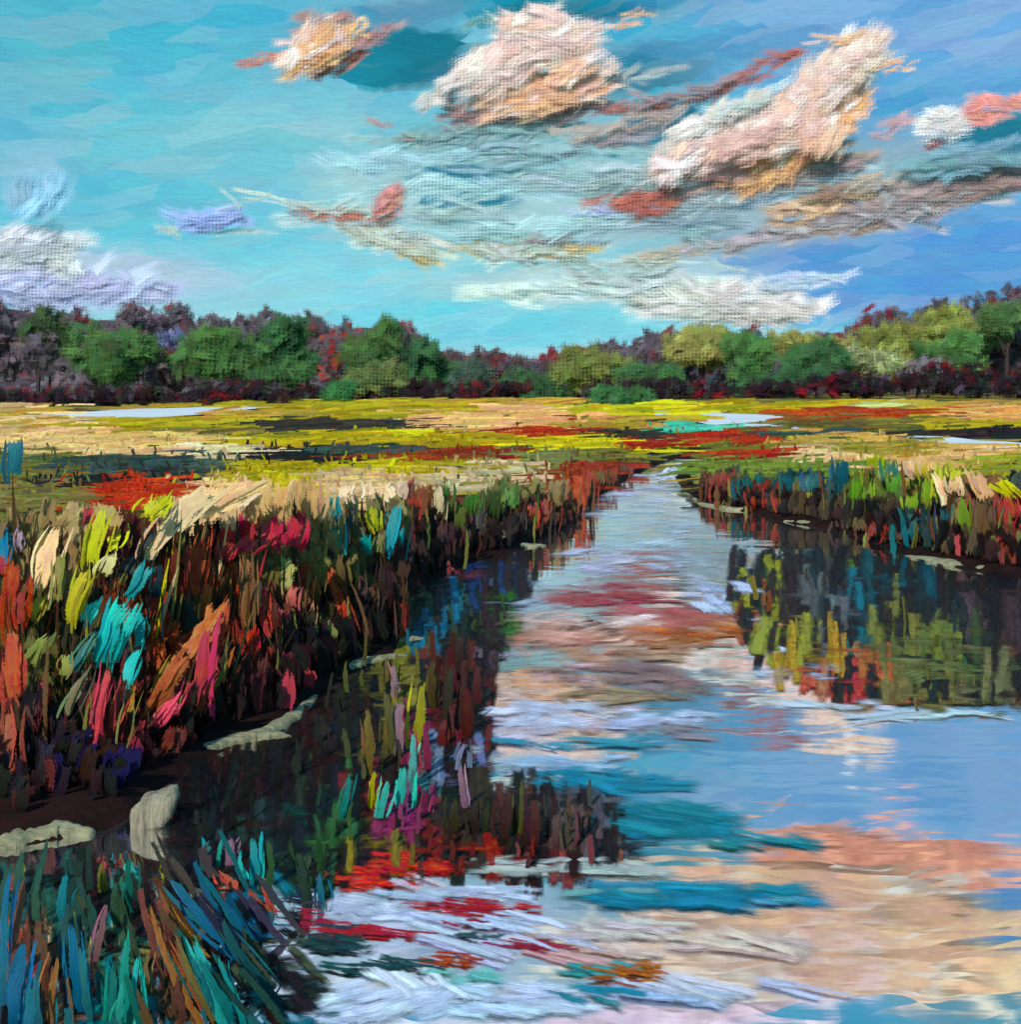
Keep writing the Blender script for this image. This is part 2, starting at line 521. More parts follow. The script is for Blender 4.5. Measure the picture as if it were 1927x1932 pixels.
t.t.links.new(df.outputs[0], ms.inputs[1]); t.t.links.new(gl.outputs[0], ms.inputs[2])
t.t.links.new(ms.outputs[0], t.new('ShaderNodeOutputMaterial').inputs[0])
wx, wy = np.array([-40, 60]), np.array([-50, 52])
w = link('water', mesh_from('water', [(-40, -50, 0), (60, -50, 0), (60, 52, 0), (-40, 52, 0)], [(0, 1, 2, 3)]), m)
tag(w, 'still creek mirroring pink clouds, blue sky and reeds', kind='structure')


def edge_depth(side, u):
    E = LEFT if side == 'L' else RIGHT
    v = float(np.interp(u, [e[0] for e in E], [e[1] for e in E]))
    return H * F / (v - HOR), v


# ------------------------------------------------------------------ pale mud ledges along the water line
def ledge(label, pts, wpx, zt=.07):
    """a low rounded bar of mud: (u,v) centre line on the ground, width in photograph pixels seen across it"""
    C = [at(u, v, .0) for u, v in pts]
    C = np.array([C[min(int(i), len(C) - 2)] * (1 - (i - min(int(i), len(C) - 2))) + C[min(int(i), len(C) - 2) + 1] * (i - min(int(i), len(C) - 2))
                  for i in np.linspace(0, len(C) - 1, 26)])
    V, Fc = [], []
    ring = 10
    for i, cpt in enumerate(C):
        tg = C[min(i + 1, 25)] - C[max(i - 1, 0)]
        tg /= np.linalg.norm(tg)
        sd = np.array([tg[1], -tg[0], 0])
        f = math.sin(math.pi * min(1, max(0, (i + .4) / 25.8))) ** .5
        hw = max(.02, wpx / F * cpt[1] * 2.1 * f * rnd.uniform(.75, 1.2))
        hz = zt * f * rnd.uniform(.8, 1.15)
        for j in range(ring):
            a = 2 * math.pi * j / ring
            V.append(cpt + sd * math.cos(a) * hw * (1 + rnd.uniform(-.08, .08)) + np.array([0, 0, math.sin(a) * hz + (.01 if math.sin(a) > 0 else -.05)]))
    for i in range(25):
        for j in range(ring):
            a, b = i * ring + j, i * ring + (j + 1) % ring
            Fc.append((a, b, b + ring, a + ring))
    Fc += [tuple(range(ring))[::-1], tuple(25 * ring + j for j in range(ring))]
    V = np.array(V)
    o0 = V.mean(0) * (1, 1, 0)
    o = link('mud_ledge', mesh_from('mud_ledge', V - o0, Fc), M_LEDGE, smooth=True)
    o.location = o0
    tag(o, label, 'mud bank', 'pale mud ledges along the creek edges')


ledge('long pale mud ledge sloping up from the pale stone on the left shore', [(262, 1462), (330, 1440), (420, 1408), (500, 1388), (560, 1352), (598, 1312)], 11)
ledge('thin olive mud spur branching to the right of the long pale ledge', [(430, 1410), (480, 1398), (550, 1393)], 7)
ledge('short pale mud ledge at the lower left edge of the picture', [(-40, 1606), (30, 1590), (110, 1572), (178, 1574)], 14)
ledge('dull grey mud ledge in the dark cove below the rust reeds', [(596, 1312), (640, 1272), (690, 1252), (770, 1238)], 7)
ledge('small cream mud ledge beside the narrow middle of the creek', [(892, 1052), (930, 1036), (975, 1032), (1030, 1030)], 9)
ledge('thin pale mud strip under the middle of the right bank', [(1480, 984), (1530, 990), (1592, 994)], 6)
ledge('broad cream mud ledge at the right edge below the green reeds', [(1710, 1050), (1780, 1062), (1850, 1074), (1960, 1082)], 11)
ledge('small green mud shelf beneath the lime painted reflection in the cove', [(728, 1218), (760, 1212), (800, 1208)], 5)
ledge('lilac grey mud spit at the upper tip of the right bank', [(1318, 950), (1380, 962), (1470, 966)], 5)

# pale stone under the left ledge
V, Fc = [], []
R, S = 9, 14
for i in range(R + 1):
    ph = math.pi * i / R
    for j in range(S):
        th = 2 * math.pi * j / S
        sq = lambda q, e: math.copysign(abs(q) ** e, q)
        x, y, z = sq(math.sin(ph), .6) * sq(math.cos(th), .6), sq(math.sin(ph), .6) * sq(math.sin(th), .6), sq(math.cos(ph), .6)
        k = 1 + .10 * math.sin(3 * th + 2 * ph) + rnd.uniform(-.04, .04)
        V.append((x * .15 * k * (1 + .12 * z), y * .14 * k, z * .12 * k + .09 + .06 * x))
for i in range(R):
    for j in range(S):
        a, b = i * S + j, i * S + (j + 1) % S
        Fc.append((a, a + S, b + S, b))
o = link('stone', mesh_from('stone', V, Fc), M_STONE, smooth=True)
o.location = at(294, 1552)
tag(o, 'pale cream block of stone standing in black water below the left mud ledge', 'stone')

# salt pans out on the marsh
def pan(label, u, v, ru, rv, z):
    a, b = at(u, v - rv, z), at(u, v + rv, z)
    cy, ry = (a[1] + b[1]) / 2, (a[1] - b[1]) / 2
    cx = (u - UC) / F * at(u, v, z)[1]
    rx = ru / F * at(u, v, z)[1]
    n = 40
    V = [(cx, cy, z)]
    for j in range(n):
        th = 2 * math.pi * j / n
        k = 1 + .14 * math.sin(3 * th + u) + .10 * math.sin(7 * th + v) + rnd.uniform(-.05, .05)
        V.append((cx + rx * k * math.cos(th), cy + ry * k * math.sin(th), z))
    V = [(x, y, float(height(x, y)) + .14) for x, y, _ in V]
    o = link('salt_pan', mesh_from('salt_pan', V, [(0, 1 + j, 1 + (j + 1) % n) for j in range(n)]), M_PAN)
    tag(o, label, kind='structure')


PANS = [('white salt pan below the dark trees on the left', 255, 781, 165, 14, .4),
        ('white salt pan in the meadow right of the creek head', 1390, 792, 108, 15, .5),
        ('white salt pan at the right edge behind the reeds', 1850, 836, 100, 13, .5)]
for a in PANS:
    pan(*a)

# ------------------------------------------------------------------ clouds
CD = 1600.0


def cloud(label, lobes, group=None):
    """lobes: u, v, ru, rv, angle, colour, strokes, stroke length and width in photograph pixels"""
    k = CD / F
    u0, v0 = lobes[0][:2]
    o0 = on_depth(u0, v0, CD)
    s = Strokes()
    for u, v, ru, rv, ang, rgb, n, L, W in lobes:
        a0 = math.radians(ang)
        for _ in range(int(n * 1.35)):
            r, th = math.sqrt(rnd.random()) * (1.0 if _ % 4 else 1.32), rnd.uniform(0, 2 * math.pi)
            du, dv = r * math.cos(th) * ru, r * math.sin(th) * rv
            uu = u + du * math.cos(a0) + dv * math.sin(a0)
            vv = v - du * math.sin(a0) + dv * math.cos(a0)
            depth = CD + (rnd.uniform(-.02, .02) - (math.sqrt(max(0, 1 - r * r)) if rnd.random() < .97 else -math.sqrt(max(0, 1 - r * r)))) * min(ru, rv) * k * .45 - 2 * (lobes.index((u, v, ru, rv, ang, rgb, n, L, W)))
            c0 = on_depth(uu, vv, depth)
            a = a0 + rnd.gauss(0, .24)
            d = np.array([math.cos(a), rnd.uniform(-.03, .03), math.sin(a)])
            ln = L * k * rnd.uniform(.6, 1.3)
            nn = np.array([.08 * du / (ru + 1), -1, .42 - .10 * dv / (rv + 1)])
            s.add(c0 - d * ln / 2, c0 + d * ln / 2, W * k * rnd.uniform(1.1, 2.2), nn, np.array([0, 0, rnd.uniform(-.06, .06) * ln]), np.array([.98, .965, .975]) * jit(rgb if rv < 24 or rnd.random() < .66 else rnd.choice(((252, 208, 186), (246, 206, 200), (252, 234, 226))) if rgb[0] > 236 else rgb, 8), dry=rnd.uniform(.3, .62) if rv < 15 else rnd.uniform(0, .32) if rv < 24 else rnd.uniform(-.1, .12) + .9 * max(0, r - .72))
    o = s.build('cloud', M_CLOUD, origin=o0, lift=.01)
    o.location = o0
    tag(o, label, 'cloud', group or 'clouds over the marsh')


CREAM, PEACH, TAN, RUST, MAUVE = (252, 226, 216), (250, 200, 164), (214, 186, 156), (186, 116, 106), (166, 140, 142)
SALM, LAV, GREYB, OCH, WHITE = (232, 160, 148), (176, 186, 224), (150, 178, 186), (206, 190, 140), (238, 232, 228)
cloud('large cream cloud with peach lower edge at the top middle', [
    (1000, 205, 150, 18, 4, MAUVE, 26, 110, 22), (1130, 215, 130, 14, 8, (162, 134, 136), 16, 90, 18), (860, 190, 60, 14, 20, (170, 160, 150), 8, 70, 18),
    (880, 150, 70, 16, 28, (200, 190, 182), 14, 80, 18), (1030, 172, 110, 28, 12, PEACH, 40, 110, 28),
    (950, 118, 74, 42, 32, CREAM, 34, 100, 32), (1030, 84, 84, 40, 6, CREAM, 34, 100, 32), (1000, 45, 60, 25, 4, CREAM, 16, 80, 26), (1096, 62, 44, 14, 8, (236, 214, 196), 12, 80, 18), (880, 148, 60, 16, 30, (230, 220, 212), 14, 80, 20), (1085, 122, 46, 24, 30, (250, 200, 170), 14, 70, 20), (1130, 130, 44, 14, 16, (250, 222, 208), 9, 60, 20), (1180, 40, 50, 9, 18, (230, 180, 140), 6, 70, 12), (930, 40, 50, 12, 12, (120, 160, 160), 7, 60, 18)])
cloud('small peach cloud with rust edges near the top left of centre', [
    (500, 112, 45, 10, 5, (196, 126, 112), 7, 70, 18), (640, 118, 50, 18, 20, (184, 120, 108), 8, 60, 18), (600, 40, 50, 20, 10, (186, 146, 138), 7, 70, 22),
    (690, 70, 70, 16, 20, (170, 136, 136), 8, 70, 18),
    (588, 92, 62, 36, 25, (238, 190, 140), 30, 80, 26), (670, 62, 36, 14, 15, (238, 196, 148), 8, 60, 16)])
cloud('long slanting cream cloud rising to the upper right', [
    (1400, 148, 130, 13, 24, (176, 118, 112), 22, 90, 17), (1480, 108, 50, 10, 8, (186, 112, 104), 7, 70, 15),
    (1500, 320, 120, 22, 12, (170, 156, 150), 20, 110, 22), (1330, 305, 110, 18, 14, (184, 180, 178), 16, 90, 20),
    (1530, 250, 150, 36, 40, (246, 188, 146), 46, 100, 28), (1400, 300, 120, 24, 24, (222, 180, 168), 20, 90, 24), (1430, 330, 60, 16, 12, (232, 190, 150), 9, 80, 20), (1380, 215, 80, 22, 22, (226, 214, 206), 20, 80, 22),
    (1378, 258, 84, 36, 24, CREAM, 30, 110, 32), (1478, 228, 96, 46, 34, CREAM, 38, 110, 34), (1545, 165, 66, 36, 42, CREAM, 24, 90, 30), (1622, 108, 58, 34, 30, (250, 230, 214), 26, 80, 26), (1590, 70, 60, 12, 10, (240, 196, 160), 8, 80, 16), (1285, 292, 46, 28, 40, (246, 222, 216), 16, 80, 24), (1335, 235, 60, 15, 26, (232, 226, 220), 12, 80, 20), (1425, 190, 60, 14, 24, (200, 214, 210), 10, 80, 18), (1690, 125, 44, 9, 14, (240, 190, 150), 6, 70, 12), (1545, 255, 30, 40, 55, (250, 206, 182), 12, 70, 22),
    (1400, 270, 80, 22, 20, (232, 196, 186), 12, 80, 24)])
cloud('small bright white cloud with a pink tail at the upper right edge', [
    (1790, 272, 40, 12, 2, (182, 108, 100), 7, 60, 18), (1870, 205, 70, 18, 10, SALM, 12, 80, 24), (1700, 240, 55, 14, 12, (200, 160, 160), 8, 70, 18),
    (1782, 232, 44, 22, 4, WHITE, 24, 60, 24)])
cloud('short salmon cloud bar left of the grey streaks in mid sky', [
    (1235, 345, 140, 20, 4, (150, 178, 178), 14, 110, 22), (1150, 372, 50, 14, 0, (212, 124, 116), 10, 80, 26), (1225, 378, 52, 22, 3, (196, 122, 112), 16, 80, 26), (1130, 402, 60, 9, 0, (190, 206, 232), 6, 80, 15)])
cloud('long grey brown cloud band slanting above the blue at the right', [
    (1640, 395, 260, 30, 12, (178, 174, 176), 40, 150, 22), (1730, 372, 220, 26, 13, (170, 152, 150), 30, 140, 18), (1560, 385, 90, 16, 12, TAN, 16, 110, 18),
    (1880, 345, 70, 20, 10, (166, 142, 140), 12, 100, 20), (1690, 405, 90, 8, 10, (194, 112, 106), 9, 90, 12), (1560, 440, 70, 9, 6, (176, 148, 136), 7, 80, 13),
    (1650, 345, 90, 12, 12, (190, 176, 162), 9, 110, 16), (1560, 365, 50, 14, 12, (172, 142, 124), 7, 80, 18), (1840, 300, 110, 24, 6, (130, 166, 178), 14, 110, 22)])
cloud('salmon pink cloud with a pale trailing edge in the left middle sky', [
    (660, 415, 130, 14, 0, (180, 206, 208), 12, 110, 20), (640, 405, 62, 12, -4, (206, 140, 124), 16, 70, 20), (730, 385, 30, 26, 30, (206, 150, 140), 9, 60, 18), (540, 382, 160, 9, -6, (196, 204, 190), 10, 110, 13)])
cloud('pale yellow fan of cloud below the salmon cloud', [
    (750, 455, 90, 22, -14, (206, 216, 204), 20, 100, 22), (780, 475, 40, 16, -25, (214, 198, 150), 12, 70, 18), (730, 445, 60, 12, 5, (196, 212, 212), 8, 80, 18)])
cloud('ochre wisp of cloud low over the valley gap', [
    (1000, 470, 110, 20, -3, (196, 208, 200), 16, 110, 20), (960, 474, 90, 10, -6, OCH, 14, 90, 15), (1060, 475, 60, 12, 3, (208, 190, 140), 9, 80, 14), (1020, 450, 60, 8, 2, (160, 148, 154), 6, 70, 12)])
cloud('tan wisp of cloud above the white cloud near the right hills', [
    (1250, 485, 90, 14, 8, (198, 184, 162), 16, 110, 18), (1330, 470, 70, 9, 8, (176, 180, 184), 8, 100, 14), (1180, 505, 150, 10, 0, (184, 200, 194), 12, 120, 16)])
cloud('small lavender cloud streak in the left sky', [
    (360, 435, 110, 8, 0, (196, 206, 196), 8, 90, 13), (390, 416, 55, 17, 2, (162, 184, 224), 16, 90, 18)])
cloud('soft lavender white cloud resting on the trees at the far left', [
    (60, 470, 80, 34, 0, (206, 212, 214), 26, 110, 28), (150, 540, 170, 28, 0, (190, 196, 222), 40, 110, 28), (50, 535, 70, 34, -8, (196, 202, 226), 24, 90, 28), (70, 380, 40, 60, 60, (156, 198, 220), 10, 80, 30), (110, 490, 40, 16, -40, (226, 228, 226), 8, 60, 20)])
cloud('low cream white cloud bank behind the right hill top', [
    (1130, 545, 230, 20, 0, (206, 222, 218), 26, 150, 22), (1360, 572, 140, 30, -2, (224, 224, 218), 50, 130, 26), (1450, 585, 80, 20, 0, (228, 222, 216), 20, 100, 22), (1500, 532, 90, 10, 4, (200, 212, 228), 9, 100, 16)])
cloud('grey green broken cloud streaks under the large cream cloud', [
    (900, 250, 180, 16, 5, (146, 178, 180), 22, 120, 18), (740, 250, 60, 10, -20, (180, 136, 128), 6, 60, 14), (1010, 290, 150, 16, 4, (150, 186, 190), 16, 120, 18), (1150, 160, 110, 16, 10, (156, 170, 172), 10, 100, 18),
    (1240, 195, 90, 10, 8, (172, 122, 116), 9, 80, 15)])
cloud('thin pale blue green veil of cloud across the middle of the sky', [
    (980, 345, 240, 12, 3, (178, 212, 216), 26, 190, 30), (760, 300, 130, 12, 6, (176, 212, 218), 14, 150, 28), (1080, 425, 240, 12, 2, (180, 212, 214), 22, 200, 28), (820, 395, 120, 11, -4, (176, 200, 198), 10, 140, 22), (1290, 420, 160, 12, 6, (158, 180, 192), 14, 170, 24)])
cloud('broken mauve grey cloud bank filling between the two large cream clouds', [
    (1240, 250, 190, 14, 10, (176, 164, 168), 20, 130, 24), (1400, 360, 220, 20, 10, (174, 190, 198), 30, 160, 28), (1150, 330, 130, 14, 5, (190, 206, 210), 14, 140, 24), (1330, 345, 110, 12, 12, (206, 178, 170), 12, 120, 22), (1180, 230, 120, 12, 10, (190, 172, 164), 12, 110, 20), (1280, 175, 110, 12, 12, (160, 140, 142), 10, 90, 18)])
# clouds higher than the frame, which the photograph shows only in the creek
cloud('wide peach cloud high overhead seen only mirrored in the creek', [
    (1740, -150, 260, 23, 7, (255, 182, 158), 36, 260, 46), (1560, -222, 210, 34, 7, (255, 206, 172), 44, 260, 52), (1620, -310, 310, 34, 6, (255, 210, 174), 54, 300, 54), (1480, -375, 330, 28, 5, (255, 222, 194), 40, 300, 50),
    (1330, -170, 160, 14, 7, (250, 208, 184), 12, 220, 28), (1250, -320, 240, 20, 5, (240, 218, 206), 16, 220, 30), (1300, -440, 330, 26, 4, (236, 218, 226), 20, 240, 38)], 'clouds mirrored in the creek')
cloud('pale lilac cloud overhead seen only mirrored in the near water', [
    (760, -420, 260, 50, 3, (222, 228, 240), 44, 220, 44), (860, -280, 200, 26, 2, (206, 214, 232), 22, 180, 34)], 'clouds mirrored in the creek')

# ------------------------------------------------------------------ trees
def tree(name, label, u, v, ru, rv, d, rgb, n=90, sp=28, cat='tree', group=None, bare=0.0, extra=(), trunk=True):
    k = d / F
    x = (u - UC) * k
    z0 = float(height(x, d))
    root = empty(name, (x, d, z0))
    tag(root, label, cat, group)
    cz = H - (v - HOR) * k
    rx, rz = ru * k, rv * k
    ry = min(rx, rz * 1.2)
    s = Strokes()
    lobes = [(rnd.gauss(0, .36), rnd.gauss(0, .4), rnd.gauss(-.05, .30), rnd.uniform(.5, .72)) for _ in range(6)]
    pal = [rgb, rgb, rgb, tuple(min(255, q * 1.16) for q in rgb), tuple(q * .78 for q in rgb)] + list(extra)
    for i in range(n):
        lx, ly, lz, lr = lobes[i % 6]
        v3 = np.array([rnd.gauss(0, 1), rnd.gauss(0, 1) - .5, rnd.gauss(0, 1)])
        v3 /= np.linalg.norm(v3)
        q = lr * rnd.uniform(.55, 1.0)
        c0 = np.array([x + (lx + v3[0] * q) * rx, d + (ly + v3[1] * q) * ry, cz + (lz + v3[2] * q) * rz])
        c0[2] = max(c0[2], z0 + .2)
        a = rnd.gauss(.4, .8) if not bare else rnd.gauss(1.1, .9)
        dd = np.array([math.cos(a), rnd.uniform(-.3, .3), math.sin(a)])
        ln = sp * k * rnd.uniform(.7, 1.5)
        nn = v3 * .28 + np.array([rnd.gauss(0, .06), -1, .35])
        s.add(c0 - dd * ln / 2, c0 + dd * ln / 2, sp * k * rnd.uniform(.5, .9) * (.9 if bare else 1), nn, (0, 0, rnd.uniform(-.1, .1) * ln), jit(rnd.choice(pal), 10))
    s.build('crown', M_TREE, root, (x, d, z0), seg=4, lift=.06)
    # tapered trunk with three limbs, from the ground into the crown
    tw = max(.10, .07 * rx)
    V, Fc = [], []

    def limb(p, q, r0, r1):
        b0 = len(V)
        ax = np.array(q) - np.array(p)
        ax /= np.linalg.norm(ax)
        s1 = np.cross(ax, (0, 1, .01)); s1 /= np.linalg.norm(s1)
        s2 = np.cross(ax, s1)
        for pt, r in ((p, r0), (q, r1)):
            for j in range(6):
                th = j * math.pi / 3
                V.append(np.array(pt) + s1 * math.cos(th) * r + s2 * math.sin(th) * r)
        for j in range(6):
            Fc.append((b0 + j, b0 + (j + 1) % 6, b0 + 6 + (j + 1) % 6, b0 + 6 + j))
        Fc.append(tuple(b0 + 6 + j for j in range(6)))
    hh = max(.6, cz - z0)
    limb((0, 0, -.2), (rnd.uniform(-.1, .1) * rx, 0, hh * .7), tw, tw * .6)
    for q in range(3):
        limb((0, 0, hh * (.45 + .08 * q)), (rnd.uniform(-.6, .6) * rx, rnd.uniform(-.3, .3) * ry, hh + rnd.uniform(-.1, .4) * rz), tw * .5, tw * .2)
    link('trunk', mesh_from('trunk', V, Fc), M_BARK, root)
    return root


GRN, OLV, DGRN, MAU = (76, 110, 62), (146, 144, 82), (62, 98, 58), (94, 84, 92)
FT = [  # label, u, v, ru, rv, distance, colour, strokes
    ('round green tree standing tallest among the left trees', 232, 648, 72, 66, 176, GRN, 120),
    ('dark olive green tree at the far left of the tree line', 92, 622, 42, 44, 182, (62, 84, 52), 70),
    ('wide green tree right of the round green tree', 436, 652, 84, 54, 184, GRN, 120),
    ('green tree joined to the right side of the wide green tree', 540, 656, 52, 52, 188, (60, 98, 60), 80),
    ('low green bush in front of the wide green tree', 520, 706, 54, 22, 172, (70, 106, 62), 50),
    ('upright green tree before the reddish crowns left of centre', 704, 664, 44, 54, 190, GRN, 70),
    ('low spreading green tree running down toward the valley gap', 795, 700, 68, 34, 190, (68, 108, 66), 80),
    ('pale olive bush below the upright green tree left of centre', 716, 708, 54, 26, 180, (100, 118, 70), 50),
    ('tiny bright green bush at the foot of the left trees', 640, 738, 26, 11, 170, (62, 118, 70), 24),
    ('dark green bushy tree at the bottom of the valley gap', 1000, 722, 70, 34, 182, (64, 100, 66), 80),
    ('grey green tree just left of the valley gap', 880, 706, 54, 30, 195, (76, 92, 80), 60),
    ('green tree spilling forward beside the head of the creek', 1168, 752, 34, 26, 150, (66, 108, 66), 46),
    ('olive green tree on the slope just right of the valley gap', 1130, 692, 78, 32, 200, (122, 130, 72), 80),
    ('broad green tree below the big olive crown', 1236, 718, 78, 40, 192, (68, 106, 64), 90),
    ('big rounded olive tree on the right slope', 1330, 652, 90, 42, 215, OLV, 120),
    ('mid green tree overlapping the big olive crown on its right', 1402, 678, 48, 42, 205, (80, 118, 68), 70),
    ('small dark green bush under the right slope', 1422, 722, 36, 20, 190, DGRN, 34),
    ('dark green tree between two olive crowns on the right', 1548, 672, 58, 42, 210, (66, 104, 64), 80),
    ('small olive crown above the dark green tree on the right', 1514, 644, 58, 20, 222, OLV, 50),
    ('green bush at the foot of the right slope in the red shadow', 1500, 716, 48, 26, 195, (62, 96, 62), 44),
    ('olive tree with a pale lower side on the right slope', 1655, 638, 66, 40, 225, (136, 140, 76), 90),
    ('pale sage bush under the olive tree on the right slope', 1650, 678, 60, 22, 212, (150, 158, 112), 50),
    ('tall olive tree near the right edge', 1782, 624, 66, 46, 230, (136, 142, 74), 90),
    ('rounded green tree in front of the tall olive tree', 1800, 664, 54, 42, 215, (88, 128, 72), 80),
    ('green tree cut by the right edge of the picture', 1898, 602, 56, 38, 235, (92, 122, 76), 70),
]
for lab, u, v, ru, rv, d, rgb, n in FT:
    d = d + 45 if 600 < u < 1060 else d + 15 if u > 1060 and u != 1168 else d
    tree('green_tree', lab, u, v + 3, ru * 1.1, rv * 1.02, d, rgb, int(n * 2.0), 40, group='green trees along the marsh edge')
tree('lavender_bush', 'small lavender blue bush between the two largest left trees', 332, 640, 28, 22, 186, (116, 124, 168), 30, 24, cat='bush')
tree('grey_tree', 'soft grey mauve tree between green crowns at the right end', 1752, 692, 44, 26, 208, (118, 112, 116), 40, 26)
tree('grey_tree', 'smoky grey tree at the left edge of the tree line', 70, 665, 64, 40, 178, (92, 84, 90), 60, 28)

RIDGE = [(-60, 545), (0, 548), (60, 562), (160, 580), (270, 568), (380, 585), (480, 592), (560, 592), (680, 592), (760, 602), (800, 626), (850, 656), (930, 664), (1000, 676),
         (1080, 656), (1160, 642), (1230, 618), (1300, 622), (1400, 626), (1500, 620), (1600, 604), (1650, 592), (1700, 578), (1800, 562), (1927, 542), (2000, 535)]
ru_, rv_ = [a for a, _ in RIDGE], [b for _, b in RIDGE]
place = ['on the far left, by the lavender cloud', 'second from the left edge', 'above the dark olive green tree', 'behind the round green tree', 'right above the lavender bush', 'behind the wide green tree',
         'above the joined green trees', 'left of the reddest crowns', 'with the reddest left hand crown', 'at the right shoulder of the left ridge', 'stepping down into the valley gap',
         'lowest, just left of the valley gap', 'in the very middle of the valley gap', 'with a crimson crown right of the valley gap', 'starting the right hand slope', 'beside the slate blue crown', 'slate blue over the big olive tree',
         'behind the big olive tree', 'over the dark green tree on the right', 'with a crimson top on the right ridge', 'above the olive tree with the pale side', 'behind the tall olive tree', 'near the right edge', 'cut by the right edge']
for i, u in enumerate(np.linspace(-15, 1940, 24)):
    top = float(np.interp(u, ru_, rv_))
    bot = 735
    red = i in (8, 9, 13, 19)
    blue = i in (16, 17)
    rgb = (132, 62, 66) if red and i in (13, 19) else (70, 82, 98) if blue else (96, 86, 94)
    ext = [(74, 60, 66), (120, 108, 118)] + ([(150, 48, 52), (140, 50, 54), (168, 70, 54)] if red else [(120, 52, 58)])
    tree('bare_tree', 'leafless mauve tree of the rear row ' + place[i], u, top + (bot - top) * .47, 66, max(24, (bot - top) * .50), 268 + 8 * math.sin(i * 2.1), rgb, 380, 30,
         group='mauve trees of the rear row', bare=1, extra=ext)
# the plum coloured hill the rear row stands on
V, Fc = [], []
us = np.linspace(-900, 2900, 200)
prof = [(286, -.02), (310, .42), (332, .74), (350, .84), (390, .66), (490, .1), (580, -.1)]
for u in us:
    top = H - (float(np.interp(u, ru_, rv_)) - HOR) / F * 345
    for (yy, f_) in prof:
        V.append(((u - UC) / F * 345, yy, 1.0 + (top - 1.0) * f_ + rnd.uniform(-.4, .4) - (1.2 if f_ < 0 else 0)))
npf = len(prof)
for i in range(len(us) - 1):
    for j in range(npf - 1):
        a = i * npf + j
        Fc.append((a, a + npf, a + npf + 1, a + 1))
mh = bpy.data.materials.new('plum_hill')
mh.use_nodes = True
t = NT(mh.node_tree)
geo = t.new('ShaderNodeTexCoord').outputs['Object']
vo = t.voro(t.vec('ADD', t.vec('MULTIPLY', geo, (.35, .35, .6)), t.vec('SCALE', t.noise(geo, .5, 3, .6, 'Color'), .8)))
cc = t.ramp(t.sep(vo['Color'])[0], [(0, lin((66, 54, 62))), (.3, lin((84, 74, 84))), (.5, lin((46, 36, 42))), (.68, lin((100, 40, 46))), (.8, lin((74, 88, 72))), (.92, lin((98, 88, 98)))], True)
p = t.new('ShaderNodeBsdfPrincipled')
t.put(p.inputs['Base Color'], cc)
p.inputs['Roughness'].default_value = .9
t.t.links.new(p.outputs[0], t.new('ShaderNodeOutputMaterial').inputs[0])
tag(link('hills', mesh_from('hills', V, Fc), mh, smooth=True), 'low plum and maroon wooded hills behind the trees', kind='structure')

# dark thicket along the foot of the trees
nm = ['below the grey tree at the left edge', 'below the dark olive tree', 'left of the round tree foot', 'under the round green tree', 'under the lavender bush', 'under the wide green tree', 'between wide tree and low bush',
      'right of the low green bush', 'under the upright green tree', 'at the foot of the spreading tree', 'left of the valley gap', 'under the valley gap trees', 'behind the forward green tree', 'under the broad green tree',
      'under the big olive tree', 'under the mid green tree', 'left of the dark green tree foot', 'under the pale sage bush', 'under the grey tree on the right', 'under the rounded green tree', 'at the right edge']
for i, u in enumerate(np.linspace(10, 1925, 21)):
    basev = float(np.interp(u, [0, 300, 600, 900, 1300, 1600, 1927], [766, 760, 754, 754, 748, 740, 732]))
    tree('thicket', 'dark maroon thicket ' + nm[i], u, basev - 15 + 5 * math.sin(i * 2.3), 84, (25 if i < 8 or i > 15 else 16) + 5 * math.sin(i * 1.7), 166 if i < 6 else 225 if i < 12 else 200, (40, 26, 32), 80, 28, cat='thicket', group='dark thickets at the foot of the trees',
         extra=[(84, 30, 38), (30, 24, 28), (34, 30, 36), (74, 64, 74), (52, 66, 52)] + ([(120, 34, 40)] if i % 3 == 1 else []))

